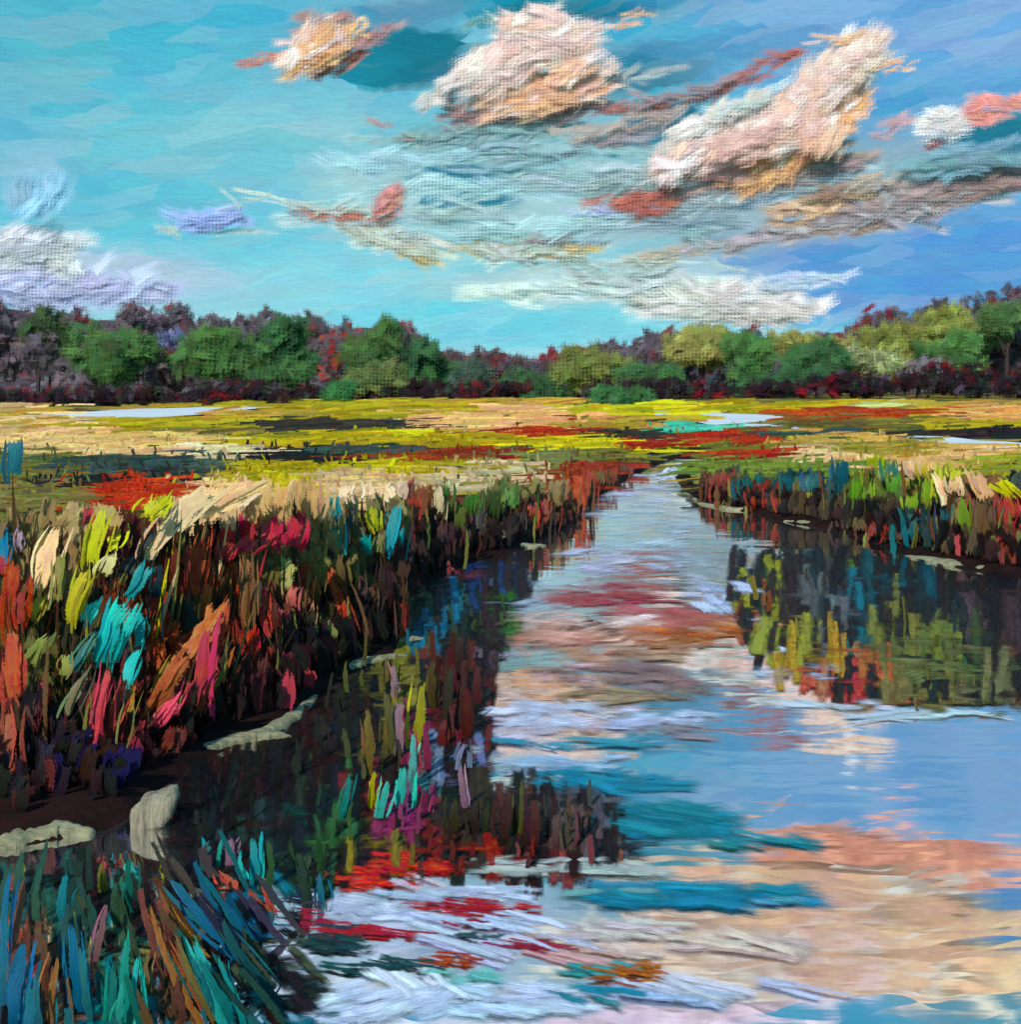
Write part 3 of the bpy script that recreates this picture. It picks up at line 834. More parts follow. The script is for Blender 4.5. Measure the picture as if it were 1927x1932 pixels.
# ------------------------------------------------------------------ meadow: brushed mats of marsh grass
YEL, BYEL, OCHR, PCH, DRK, RED, OLI, TEALD, BLK = (168, 150, 26), (196, 186, 24), (172, 140, 62), (232, 188, 130), (48, 44, 34), (160, 48, 28), (112, 106, 46), (52, 72, 66), (26, 24, 24)
MEAD = [
    (40, 800, 60, 18, OCHR), (330, 803, 150, 12, YEL), (420, 784, 110, 10, OCHR), (600, 768, 190, 10, YEL), (760, 775, 120, 14, YEL), (820, 760, 120, 8, OCHR), (880, 792, 120, 16, (230, 176, 120)), (1000, 800, 70, 12, (226, 170, 116)),
    (560, 806, 130, 9, DRK), (720, 803, 90, 7, DRK), (420, 818, 120, 8, OLI), (640, 832, 190, 10, YEL), (750, 829, 50, 9, BYEL), (950, 835, 110, 9, YEL), (1030, 818, 60, 10, RED), (60, 822, 90, 26, PCH), (200, 846, 110, 12, PCH), (300, 828, 100, 8, (214, 180, 110)),
    (420, 850, 60, 8, (226, 206, 160)), (545, 858, 60, 12, BLK), (680, 852, 90, 7, TEALD), (780, 864, 110, 7, (150, 66, 34)), (900, 860, 90, 7, (130, 50, 30)), (820, 882, 150, 9, YEL), (720, 880, 70, 8, BYEL), (560, 886, 90, 10, YEL), (620, 877, 60, 7, BLK),
    (180, 880, 150, 14, TEALD), (300, 890, 60, 10, (40, 46, 44)), (365, 886, 34, 13, (70, 88, 74)), (40, 880, 60, 20, OLI), (150, 914, 100, 8, BLK), (90, 896, 60, 9, OLI), (450, 906, 60, 9, YEL), (1000, 872, 100, 16, (120, 124, 72)), (1090, 886, 60, 16, (150, 60, 42)),
    (930, 888, 80, 12, (200, 180, 140)), (1140, 862, 70, 12, OLI), (1100, 842, 90, 9, BYEL), (1180, 822, 70, 9, DRK), (1120, 808, 90, 8, OCHR),
    (1240, 770, 90, 9, BYEL), (1300, 774, 80, 7, YEL), (1500, 763, 140, 8, YEL), (1480, 750, 220, 7, OCHR), (1640, 764, 60, 7, (186, 182, 120)), (1780, 757, 130, 9, OCHR), (1590, 784, 110, 9, (158, 62, 32)), (1870, 788, 70, 13, (222, 160, 100)),
    (1800, 802, 110, 9, YEL), (1700, 800, 100, 8, OLI), (1600, 808, 110, 9, (90, 84, 40)), (1310, 812, 60, 6, (80, 178, 150)), (1420, 816, 60, 7, OLI), (1370, 828, 60, 11, RED), (1400, 820, 40, 8, RED), (1210, 842, 60, 9, (148, 44, 26)), (1270, 852, 90, 8, BYEL),
    (1430, 858, 80, 10, RED), (1440, 876, 90, 9, (112, 132, 56)), (1500, 824, 110, 8, TEALD), (1590, 830, 120, 9, (196, 160, 90)), (1540, 862, 50, 9, (230, 190, 140)), (1640, 846, 110, 9, (150, 140, 60)), (1720, 850, 90, 9, OCHR), (1820, 860, 90, 9, (226, 180, 120)),
    (1900, 868, 50, 9, (150, 150, 50)), (1720, 822, 60, 7, DRK), (1880, 818, 70, 6, BLK), (1330, 848, 70, 8, (120, 116, 44)), (243, 924, 80, 18, (186, 56, 30)), (80, 932, 90, 14, (126, 116, 60)), (420, 925, 60, 14, (226, 184, 130)), (520, 905, 60, 10, (190, 176, 40)), (650, 906, 60, 10, (214, 180, 130)),
]
KINDS = [('yellow_grass', 'yellow marsh grass in bright bands across the meadow', lambda c: c[0] > 120 and c[2] < 80 and c[1] > 100),
         ('dry_grass', 'peach coloured dry grass in mats across the meadow', lambda c: c[0] > 170 and c[2] >= 80),
         ('red_glasswort', 'rust red marsh plants in streaks across the meadow', lambda c: c[0] > 125 and c[1] < 80),
         ('dark_sedge', 'dark green and black sedge in streaks across the meadow', lambda c: True)]
coll = {k[0]: Strokes() for k in KINDS}
MA = np.array([m_[:4] for m_ in MEAD], float)


def mead_stroke(u, v, rgb, L, W, up=False):
    z = .36
    p = at(u, v, z)
    for _ in range(3):
        z = float(height(p[0], p[1])) + .05
        if v - HOR < 4 or z > 2.7:
            return
        p = at(u, v, z)
    if p[1] > (165 if u < 480 else 215 if u < 1100 else 205) or float(signed(np.array([p[0]]), np.array([p[1]]))[0]) < .35:
        return
    d = p[1]
    if abs(float(height(p[0], p[1])) + .05 - p[2]) > .12:
        return
    for q in PANS:
        if abs(u - q[1]) < q[3] * rnd.uniform(.7, 1.0) and abs(v - q[2]) < q[4] * rnd.uniform(.5, .95):
            return
    k = d / F
    a = rnd.gauss(0, .05)
    dd = np.array([math.cos(a), rnd.gauss(0, .35), abs(math.sin(a))])
    if up:
        dd = np.array([rnd.gauss(0, .3), rnd.gauss(0, .1), 1.0])
    ln = L * k * rnd.uniform(.6, 1.3)
    c0 = p + np.array([0, 0, ln * .4 if up else W * k * .22])
    nn = np.array([rnd.gauss(0, .3), -1, rnd.uniform(.1, 1.2)])
    key = next(kk[0] for kk in KINDS if kk[2](rgb))
    coll[key].add(c0 - dd * ln / 2, c0 + dd * ln / 2, W * k * rnd.uniform(.6, 1.2), nn, (0, 0, rnd.uniform(-.1, .25) * W * k), jit(rgb, 20), dry=rnd.uniform(-.05, .25))


for _ in range(3600):                                   # the whole meadow, each tuft in the colour of the band it grows in
    u, v = rnd.uniform(-300, 2300), rnd.uniform(742, 935)
    _, vl = edge_depth('L', u)
    dist = np.hypot((MA[:, 0] - u) / (MA[:, 2] * 1.3), (MA[:, 1] - v) / (MA[:, 3] * 1.5)) + rng.normal(0, .24, len(MA))
    j = int(np.argmin(dist))
    mead_stroke(u, v, MEAD[j][4] if dist[j] < 2.5 else rnd.choice((OLI, OCHR, DRK, YEL)), rnd.uniform(50, 150), rnd.uniform(7, 15))
for _ in range(900):
    u, v = rnd.uniform(-60, 800), rnd.uniform(880, 965)
    dist = np.hypot((MA[:, 0] - u) / (MA[:, 2] * 1.3), (MA[:, 1] - v) / (MA[:, 3] * 1.8)) + rng.normal(0, .2, len(MA))
    mead_stroke(u, v, MEAD[int(np.argmin(dist))][4], rnd.uniform(30, 90), rnd.uniform(8, 16))
for (u, v, ru, rv, rgb) in MEAD:
    for _ in range(int(6 + ru * rv / 110)):
        mead_stroke(u + rnd.uniform(-1, 1) * ru, v + rnd.uniform(-1, 1) * rv, rgb, min(110, ru * .8), rnd.uniform(6, 13))
for _ in range(1700):                                   # tips that stand up out of the mats
    u, v = rnd.uniform(-100, 2100), 770 + 165 * rnd.random() ** .8
    dist = np.hypot((MA[:, 0] - u) / (MA[:, 2] * 1.3), (MA[:, 1] - v) / (MA[:, 3] * 1.5)) + rng.normal(0, .3, len(MA))
    mead_stroke(u, v, MEAD[int(np.argmin(dist))][4], 8 + (v - 770) * .12, rnd.uniform(5, 12), True)
for name, lab, _ in KINDS:
    tag(coll[name].build(name, M_GRASS, seg=5), lab, kind='stuff')


# ------------------------------------------------------------------ reeds on the banks
def wall_depth(side, u, vb):
    d, ve = edge_depth(side, u)
    return d * 1.004 + .06 + (1.9 if side == 'L' else 2.2) * max(0.0, min(1.0, (ve - vb) / max(60.0, (ve - 915) * .8 if side == 'L' else 110)))


TE, CY, YG, PE, RU, PK, OB, DG, LM, DT, OL, BR, CR = ((0, 140, 142), (40, 186, 176), (184, 178, 22), (236, 194, 140), (168, 64, 32), (196, 62, 84), (184, 108, 48), (52, 88, 26), (132, 160, 34), (14, 88, 94), (124, 120, 58), (110, 72, 46), (190, 44, 62))
reed_n = 0


def tuft(label, side, strokes, name='reed_tuft', cat='reeds', group=None, parts=True, fill=5):
    """strokes: u0,v0 (top) u1,v1 (lower end) width colour; each is a broad blade, carried to the ground by a thin stem"""
    us = [s_[2] for s_ in strokes]
    d0 = np.mean([wall_depth(side, s_[2], s_[3]) for s_ in strokes])
    x0 = (np.mean(us) - UC) / F * d0
    root = empty(name, (x0, d0, float(height(x0, d0))))
    tag(root, label, cat, group or ('reeds along the left bank' if side == 'L' else 'reeds along the right bank'))
    org = np.array(root.location)
    stems = Strokes()
    one = Strokes()
    for (u0, v0, u1, v1, w, rgb) in strokes:
        d = wall_depth(side, u1, v1) + rnd.uniform(-.12, .12)
        k = d / F
        b, tp = on_depth(u1, v1, d), on_depth(u0, v0, d + rnd.uniform(-.1, .3))
        zg = float(height(b[0], d))
        if b[2] < zg + .02:
            b[2] = zg + .02
        nn = np.array([rnd.gauss(0, .2), -1, .25])
        tgt = one if not parts else Strokes()
        tgt.add(b, tp, w * k * 1.1, nn, (rnd.uniform(-.04, .04), -.03, 0), jit(rgb, 8), 'blade' if abs(v1 - v0) > 3.2 * w else 'dab', dry=.06)
        for _ in range(5 if w > 24 else 3):             # narrow strands of the same leaf, split off along its length
            o_ = rnd.uniform(-.6, .6) * w * k
            lo = rnd.uniform(-.15, .35)
            tgt.add(b + (tp - b) * lo + (o_, rnd.uniform(-.06, .02), 0), tp + (o_ * 1.25, 0, rnd.uniform(-.25, .14) * abs(v1 - v0) * k), w * k * rnd.uniform(.16, .38), nn, (rnd.uniform(-.05, .05), -.03, 0), jit(rgb, 20), 'blade')
        if parts:
            tgt.build('blade', M_REED, root, org)
        if b[2] > zg + .12:
            stems.add(np.array([b[0] + rnd.uniform(-.05, .05), d + .05, zg - .02]), b + (tp - b) * .2, max(.025, w * k * .3), nn, (0, 0, 0), jit((74, 58, 34), 10), 'blade')
        for _ in range(fill):
            uu = u1 + rnd.uniform(-1, 1) * w * 1.3
            dd = d + rnd.uniform(-.1, .35)
            bb = np.array([(uu - UC) / F * dd, dd, 0.0])
            bb[2] = float(height(bb[0], dd)) - .02
            hgt = max(.25, (tp[2] - bb[2]) * rnd.uniform(.5, .95))
            lean = (u0 - u1) * k * .7
            stems.add(bb, bb + (lean + rnd.uniform(-.12, .12), rnd.uniform(-.1, .1), hgt), max(.015, w * k * rnd.uniform(.12, .34)), nn, (rnd.uniform(-.06, .06), 0, 0),
                      jit(rnd.choice((OL, BR, (82, 44, 30), (52, 50, 30), rgb)), 12), 'blade')
    if not parts:
        tag(one.build('leaves', M_REED, root, org), kind='stuff')
    if stems.p:
        tag(stems.build('stems', M_REED, root, org), kind='stuff')
    return root


L_ = 'L'
tuft('rust red reed stalks at the very left edge', L_, [(28, 1050, 20, 1200, 42, RU), (20, 1180, 26, 1330, 46, (170, 70, 44)), (45, 1080, 40, 1180, 24, (150, 50, 40)), (24, 1330, 24, 1470, 40, (150, 62, 44))])
tuft('blue teal reed with a lavender head at the left edge', L_, [(25, 826, 22, 905, 30, (30, 110, 118)), (12, 985, 16, 1055, 26, (20, 108, 140)), (40, 995, 36, 1040, 24, (186, 160, 180))])
tuft('pale peach reed leaning left near the left edge', L_, [(114, 985, 72, 1118, 38, PE), (150, 958, 110, 1000, 40, (196, 166, 110)), (84, 1120, 62, 1180, 26, (170, 150, 40))])
tuft('long yellow reed standing left of the teal blades', L_, [(198, 952, 168, 1075, 32, YG), (166, 1070, 134, 1188, 32, (180, 168, 40)), (112, 1040, 106, 1140, 26, OL)])
tuft('short bright yellow reed right of the long yellow one', L_, [(230, 980, 212, 1045, 24, (200, 194, 30)), (216, 1040, 190, 1090, 24, (206, 188, 130)), (240, 1050, 226, 1110, 20, (120, 104, 30))])
tuft('yellow plume under the red patch on the left bank', L_, [(304, 938, 262, 980, 44, YG), (312, 930, 298, 985, 28, (196, 184, 26))])
tuft('big bright teal reed blades in the left foreground', L_, [(284, 1060, 238, 1138, 32, TE), (240, 1130, 200, 1248, 44, CY), (252, 1150, 262, 1226, 28, TE), (264, 1222, 242, 1292, 22, CY), (178, 1128, 162, 1182, 26, CY), (184, 1196, 136, 1272, 26, (56, 120, 104)), (226, 1170, 196, 1260, 32, (20, 160, 156))])
tuft('dark slate reed crossing behind the teal blades', L_, [(282, 990, 262, 1050, 24, (56, 62, 64)), (258, 1042, 236, 1090, 24, (36, 36, 36)), (300, 1060, 286, 1150, 18, (20, 50, 54))])
tuft('olive green reed at the lower left bank', L_, [(98, 1196, 50, 1256, 34, (130, 138, 60)), (122, 1230, 116, 1280, 22, (152, 160, 80)), (166, 1262, 122, 1352, 24, (110, 110, 80)), (60, 1290, 50, 1360, 26, (90, 60, 50))])
tuft('large pale peach plume on the left bank', L_, [(472, 908, 350, 968, 62, PE), (410, 918, 318, 1000, 54, (238, 200, 150)), (330, 960, 272, 1064, 30, (214, 176, 134)), (440, 930, 380, 985, 44, (236, 190, 136)), (480, 930, 440, 965, 36, (238, 204, 160))], name='reed_plume', fill=2)
tuft('broad tan plume right of the large peach plume', L_, [(486, 896, 492, 984, 52, (222, 176, 118)), (540, 905, 535, 975, 44, (206, 164, 104)), (580, 900, 582, 985, 54, (220, 176, 120)), (612, 920, 606, 990, 34, (196, 160, 110))], name='reed_plume', fill=2)
tuft('small cream plume above the dark teal stalk', L_, [(654, 910, 656, 948, 44, (232, 200, 160)), (680, 912, 684, 936, 30, (224, 190, 150))], name='reed_plume')
tuft('cream plume above the yellow green stalk', L_, [(720, 908, 722, 946, 60, (234, 200, 156)), (756, 900, 756, 940, 30, (226, 190, 150))], name='reed_plume')
tuft('crimson flowering reeds under the tan plume', L_, [(548, 965, 540, 1045, 44, CR), (506, 975, 512, 1035, 40, (184, 54, 60)), (480, 1010, 452, 1050, 40, (176, 48, 56)), (440, 1025, 424, 1062, 26, (182, 56, 66)), (566, 990, 560, 1030, 24, (196, 60, 80))], name='flowering_reed')
tuft('rust stalk with an orange streak left of the brown stalks', L_, [(384, 1010, 366, 1132, 26, RU), (398, 1098, 384, 1160, 16, OB), (352, 1040, 346, 1130, 20, (130, 60, 36)), (330, 1030, 320, 1110, 20, (110, 40, 36))])
tuft('brown stalk with a bright rust foot in the bank middle', L_, [(464, 1044, 470, 1190, 32, (126, 78, 44)), (474, 1182, 476, 1246, 30, (172, 44, 22)), (490, 1092, 488, 1140, 16, (206, 140, 104))])
tuft('thin red stalk right of the bright rust foot', L_, [(502, 1100, 508, 1208, 16, (164, 44, 36)), (540, 1050, 540, 1120, 22, (150, 150, 80)), (520, 1130, 522, 1190, 18, (80, 34, 30))])
tuft('orange brown blades leaning left above the pink plants', L_, [(412, 1140, 338, 1246, 44, OB), (352, 1230, 280, 1342, 40, (176, 92, 50)), (434, 1134, 392, 1270, 26, (168, 64, 40)), (324, 1240, 284, 1320, 24, (158, 110, 44)), (250, 1275, 240, 1350, 22, (160, 112, 50))])
tuft('pink stalks at the water side of the orange blades', L_, [(392, 1176, 380, 1366, 36, PK), (338, 1310, 286, 1372, 36, (206, 76, 96)), (360, 1280, 340, 1370, 26, (170, 56, 60)), (404, 1230, 400, 1340, 22, (176, 50, 60))], name='flowering_reed')
tuft('pink red stalks below the bright teal blades', L_, [(208, 1256, 178, 1394, 30, (186, 60, 70)), (232, 1280, 210, 1380, 24, (176, 60, 50)), (190, 1280, 170, 1360, 20, (150, 50, 56))], name='flowering_reed')
tuft('tan thin stalk standing over the black cove', L_, [(590, 1130, 588, 1196, 14, (186, 120, 76)), (560, 1100, 556, 1150, 22, (190, 90, 80)), (540, 1145, 520, 1170, 16, (196, 80, 84))])
tuft('slanting rust reed at the corner of the black cove', L_, [(620, 1066, 662, 1176, 28, RU), (600, 1060, 602, 1130, 24, (120, 104, 50)), (640, 1040, 650, 1110, 22, (110, 90, 50))])
tuft('dark brown stalks at the tip of the left bank', L_, [(702, 1100, 698, 1180, 20, (92, 58, 40)), (724, 1060, 722, 1170, 22, (50, 34, 28)), (680, 1080, 690, 1180, 22, (74, 40, 30)), (745, 1080, 742, 1170, 18, (60, 32, 26))])
tuft('dark teal stalk below the small cream plume', L_, [(632, 930, 636, 980, 24, (10, 120, 126)), (636, 990, 638, 1046, 24, (20, 140, 136)), (664, 950, 664, 1000, 22, (60, 66, 70))])
tuft('bright teal and yellow stalks at the tip of the left bank', L_, [(752, 948, 730, 1050, 27, (0, 150, 150)), (704, 950, 708, 1008, 25, (176, 180, 34)), (764, 990, 756, 1060, 18, TE), (690, 1005, 694, 1050, 22, (20, 150, 146)), (725, 1000, 716, 1050, 20, (110, 110, 60))])
FARL = [('brown and cream reeds just right of the teal stalks', [(800, 905, 796, 980, 30, (120, 70, 44)), (826, 920, 822, 975, 24, (200, 180, 140)), (780, 930, 778, 1010, 26, (150, 50, 34))]),
        ('green reeds with a cream head along the narrowing left bank', [(840, 910, 834, 980, 24, DG), (862, 905, 858, 940, 30, (206, 190, 150)), (894, 922, 884, 980, 28, (64, 104, 30)), (872, 950, 868, 1010, 22, (84, 96, 40))]),
        ('dark green reeds above the cream mud ledge', [(968, 905, 964, 968, 40, (62, 104, 24)), (930, 915, 926, 985, 28, (60, 70, 30)), (945, 930, 942, 975, 20, (96, 120, 34))]),
        ('black stemmed reeds left of the cream mud ledge', [(905, 960, 902, 1030, 34, (40, 30, 30)), (870, 990, 866, 1040, 28, (70, 30, 30)), (840, 980, 838, 1050, 30, (60, 34, 34))]),
        ('red stemmed reeds along the narrowing left bank', [(1004, 945, 1010, 1005, 24, (150, 40, 28)), (1030, 935, 1026, 1000, 20, (120, 50, 34)), (985, 960, 986, 1020, 22, (50, 32, 30))]),
        ('rust coloured reeds nearest the bend of the creek', [(1094, 890, 1096, 962, 26, (166, 68, 46)), (1070, 895, 1066, 950, 24, (130, 84, 60)), (1112, 890, 1118, 930, 20, (150, 60, 44)), (1050, 900, 1046, 960, 24, (120, 100, 60))]),
        ('short brown reeds at the far bend of the left bank', [(1150, 880, 1150, 912, 22, (120, 70, 50)), (1180, 872, 1180, 900, 20, (90, 60, 50)), (1130, 884, 1134, 916, 18, (110, 90, 50))])]
for lab, st in FARL:
    tuft(lab, L_, st, parts=False)

R_ = 'R'
RT = [('dark teal reeds with a red foot at the tip of the right bank', [(1412, 892, 1412, 938, 48, DT), (1370, 885, 1366, 925, 30, (130, 44, 34)), (1350, 890, 1346, 930, 24, (110, 60, 44)), (1440, 935, 1436, 958, 40, (150, 44, 28)), (1390, 930, 1394, 955, 26, (40, 34, 34))]),
      ('second dark teal clump along the right bank', [(1534, 885, 1534, 940, 46, DT), (1490, 890, 1490, 940, 34, (16, 74, 80)), (1510, 900, 1508, 950, 22, (110, 110, 60)), (1526, 925, 1530, 965, 18, (130, 124, 34)), (1470, 930, 1474, 965, 28, (130, 50, 36))]),
      ('tall dark teal reed with tan stalks on the right bank', [(1586, 862, 1586, 940, 28, (12, 78, 88)), (1568, 900, 1566, 970, 20, (30, 60, 60)), (1574, 945, 1576, 975, 24, (160, 124, 90))]),
      ('bright green reeds in the middle of the right bank', [(1612, 900, 1606, 974, 26, (88, 132, 24)), (1638, 914, 1638, 970, 24, (124, 160, 40)), (1624, 930, 1622, 990, 18, (60, 96, 30))]),
      ('lime topped reed behind the bright green reeds', [(1646, 852, 1650, 886, 24, (160, 176, 30)), (1676, 870, 1680, 905, 26, (40, 110, 90)), (1660, 880, 1660, 930, 20, (110, 130, 40))]),
      ('mid green reeds right of the bright green ones', [(1690, 894, 1690, 948, 27, (84, 140, 36)), (1722, 926, 1718, 984, 28, (130, 164, 40)), (1704, 910, 1700, 970, 20, (70, 100, 40))]),
      ('small peach plume on the right bank', [(1722, 856, 1736, 902, 32, (236, 196, 146)), (1742, 870, 1748, 905, 20, (200, 180, 60))]),
      ('yellow green reeds left of the big peach plume', [(1782, 874, 1764, 950, 32, (164, 170, 34)), (1748, 900, 1744, 965, 24, (120, 150, 40)), (1800, 880, 1800, 910, 20, (176, 176, 40))]),
      ('big peach plume of the right bank', [(1780, 890, 1796, 948, 46, (240, 200, 156)), (1800, 895, 1806, 935, 26, (232, 190, 146))]),
      ('brown peach plume next to the right edge', [(1842, 886, 1872, 950, 36, (214, 164, 120)), (1850, 940, 1852, 1045, 30, (100, 72, 44)), (1870, 950, 1874, 1040, 24, (90, 66, 44))]),
      ('long green and yellow reed over the right mud ledge', [(1818, 936, 1824, 1040, 30, (112, 130, 30)), (1806, 950, 1804, 1030, 22, (140, 110, 60)), (1832, 960, 1836, 1040, 18, (60, 80, 30))]),
      ('dark teal undergrowth clump above the right mud ledge', [(1728, 962, 1732, 1034, 46, DT), (1780, 955, 1780, 1036, 32, (14, 80, 88)), (1756, 970, 1756, 1036, 28, (60, 56, 40)), (1700, 985, 1700, 1030, 28, (60, 48, 40))]),
      ('red stalks at the right edge under a yellow plume', [(1898, 930, 1908, 1014, 34, (150, 46, 40)), (1876, 908, 1918, 940, 34, (206, 196, 30)), (1920, 1000, 1918, 1050, 26, (120, 60, 40)), (1890, 1010, 1892, 1055, 24, (80, 70, 40))]),
      ('red tipped dark stalks in the shade of the right bank', [(1656, 985, 1652, 1020, 26, (120, 44, 34)), (1630, 975, 1626, 1012, 26, (90, 80, 50)), (1600, 975, 1598, 1006, 30, (60, 50, 36)), (1676, 990, 1672, 1030, 20, (150, 40, 34))])]
for lab, st in RT:
    tuft(lab, R_, st, parts=False, fill=4)

# low growth that clothes both banks behind and between the reeds
UG = {'L': [(400, 945, 80, 28, PE), (330, 975, 40, 24, (226, 184, 130)), (500, 938, 46, 34, (222, 176, 118)), (580, 940, 40, 36, (214, 170, 112)), (660, 930, 40, 18, (230, 196, 150)), (730, 926, 50, 16, (232, 198, 150)), (560, 1010, 60, 24, CR), (470, 1030, 50, 16, (180, 50, 58)), (40, 930, 60, 30, OL), (100, 940, 80, 26, (136, 124, 60)), (150, 975, 60, 30, (190, 160, 106)), (240, 922, 80, 26, (176, 58, 32)), (90, 1020, 50, 60, (150, 124, 80)), (250, 1030, 60, 40, (90, 40, 34)), (350, 1030, 60, 40, (60, 26, 26)),
            (400, 1090, 60, 40, (110, 76, 46)), (320, 1110, 60, 50, (150, 52, 34)), (440, 1110, 70, 50, (156, 66, 36)), (360, 1220, 60, 50, (164, 72, 40)), (430, 1200, 50, 40, (140, 50, 36)), (560, 1100, 50, 30, (140, 64, 40)), (430, 1060, 60, 20, (170, 56, 56)), (520, 1080, 70, 40, (104, 92, 50)), (600, 1020, 80, 60, (142, 122, 74)), (680, 1020, 70, 60, (96, 84, 50)), (420, 1140, 60, 30, (60, 64, 60)), (340, 1160, 40, 30, (40, 60, 62)),
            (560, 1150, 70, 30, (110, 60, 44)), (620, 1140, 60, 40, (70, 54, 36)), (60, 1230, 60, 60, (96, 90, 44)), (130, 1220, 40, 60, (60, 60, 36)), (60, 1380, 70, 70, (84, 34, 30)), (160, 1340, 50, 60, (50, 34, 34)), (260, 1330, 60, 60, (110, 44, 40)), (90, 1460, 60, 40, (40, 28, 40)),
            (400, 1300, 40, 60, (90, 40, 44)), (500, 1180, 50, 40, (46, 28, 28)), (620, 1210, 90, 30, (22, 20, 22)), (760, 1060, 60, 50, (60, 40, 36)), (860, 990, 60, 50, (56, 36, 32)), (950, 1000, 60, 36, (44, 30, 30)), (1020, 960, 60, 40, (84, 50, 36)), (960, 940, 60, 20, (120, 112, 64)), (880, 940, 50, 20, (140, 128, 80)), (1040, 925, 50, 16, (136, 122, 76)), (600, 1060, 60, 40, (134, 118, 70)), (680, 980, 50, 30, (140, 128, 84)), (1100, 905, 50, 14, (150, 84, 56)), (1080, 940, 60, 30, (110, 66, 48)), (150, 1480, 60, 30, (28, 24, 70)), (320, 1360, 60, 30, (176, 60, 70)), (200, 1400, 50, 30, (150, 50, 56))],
      'R': [(1400, 900, 90, 20, (60, 70, 50)), (1350, 920, 40, 30, (96, 50, 40)), (1450, 940, 60, 16, (130, 44, 32)), (1530, 915, 70, 30, (24, 66, 68)), (1500, 955, 60, 14, (60, 44, 38)), (1620, 930, 60, 40, (90, 104, 40)), (1600, 970, 60, 20, (70, 56, 40)), (1700, 930, 60, 40, (96, 110, 44)), (1680, 990, 60, 30, (60, 50, 36)),
            (1760, 930, 60, 40, (130, 128, 50)), (1840, 930, 60, 40, (130, 96, 60)), (1740, 1010, 60, 30, (30, 56, 56)), (1840, 1010, 60, 40, (80, 66, 40)), (1910, 980, 40, 50, (120, 50, 40)), (1640, 880, 80, 20, (120, 120, 60)), (1500, 880, 80, 12, (120, 130, 60)), (1900, 900, 40, 20, (60, 76, 70)), (2080, 930, 110, 50, (120, 112, 52)), (2260, 960, 110, 60, (110, 70, 44))]}
for side, n in (('L', 2900), ('R', 1800)):
    s = Strokes()
    A = np.array([q[:4] for q in UG[side]], float)
    for _ in range(n):
        u = rnd.uniform(-300, 1130) if side == 'L' else rnd.uniform(1320, 2380)
        d, ve = edge_depth(side, u)
        if side == 'L':
            vt = float(np.interp(u, [0, 600, 760, 900, 1000, 1080, 1180, 1300], [930, 930, 926, 918, 910, 898, 880, 866])) + 14 * math.sin(u * .031) + 9 * math.sin(u * .11 + 1)
        else:
            vt = 880 + 8 * math.sin(u * .045) + 5 * math.sin(u * .13)
        sz = max(.22, min(1.0, (ve - vt) / (240 if side == 'L' else 150)))
        v = vt + 34 * sz + max(4, ve - vt - 30 * sz) * rnd.random()
        dist = np.hypot((A[:, 0] - u) / A[:, 2], (A[:, 1] - v) / A[:, 3]) + rng.normal(0, .13, len(A))
        rgb = UG[side][int(np.argmin(dist))][4]
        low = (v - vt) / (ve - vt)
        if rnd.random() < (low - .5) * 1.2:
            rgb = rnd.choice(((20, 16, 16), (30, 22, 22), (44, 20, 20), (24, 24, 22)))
        if rnd.random() < .05:
            rgb = rnd.choice(((150, 44, 40), (30, 24, 24), (176, 70, 80), (120, 116, 60), (40, 34, 30)))
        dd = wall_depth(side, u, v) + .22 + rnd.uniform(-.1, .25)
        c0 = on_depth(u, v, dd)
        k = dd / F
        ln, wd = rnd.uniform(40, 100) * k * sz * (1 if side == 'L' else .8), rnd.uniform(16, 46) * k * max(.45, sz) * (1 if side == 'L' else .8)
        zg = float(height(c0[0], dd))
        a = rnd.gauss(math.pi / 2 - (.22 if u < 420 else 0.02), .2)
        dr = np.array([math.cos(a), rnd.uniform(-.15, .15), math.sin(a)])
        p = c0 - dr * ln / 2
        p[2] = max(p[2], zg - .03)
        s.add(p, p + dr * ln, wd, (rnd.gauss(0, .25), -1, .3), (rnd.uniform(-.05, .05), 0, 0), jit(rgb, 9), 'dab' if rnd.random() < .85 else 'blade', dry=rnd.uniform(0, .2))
    o = s.build('undergrowth', M_REED, seg=5)
    tag(o, 'tangled low plants clothing the ' + ('left' if side == 'L' else 'right') + ' creek bank between the reeds', kind='stuff')


# ------------------------------------------------------------------ reflections in the near water, put in as standing blades
def reflection_tuft(label, strokes, name='reflection_reed', group='reflections built as reeds in the near water', extra=2):
    """strokes: tip u,v; root u,v on the water; width; colour"""
    rt = np.mean([at(s_[2], s_[3], -.05) for s_ in strokes], axis=0)
    root = empty(name, rt)
    tag(root, label, 'reeds', group)
    for (u0, v0, u1, v1, w, rgb) in strokes:
        b = at(u1, v1, -.05)
        d = b[1]
        tp = on_depth(u0, v0, d + rnd.uniform(-.05, .12))
        s = Strokes()
        nn = np.array([rnd.gauss(0, .15), -1, .3])
        s.add(b, tp, w * d / F * .85, nn, (rnd.uniform(-.04, .04), -.03, 0), jit(np.array(rgb) * .86, 8), 'blade', dry=.08)
        for _ in range(extra):
            o_ = rnd.uniform(-.5, .5) * w * d / F
            s.add(b + (o_, .02, 0), tp + (o_ * 1.6, .03, rnd.uniform(-.12, .02)), w * d / F * rnd.uniform(.2, .4), nn, (rnd.uniform(-.04, .04), -.03, 0), jit(rgb, 26), 'blade')
        s.build('blade', M_REED, root, rt, seg=8)
    return root


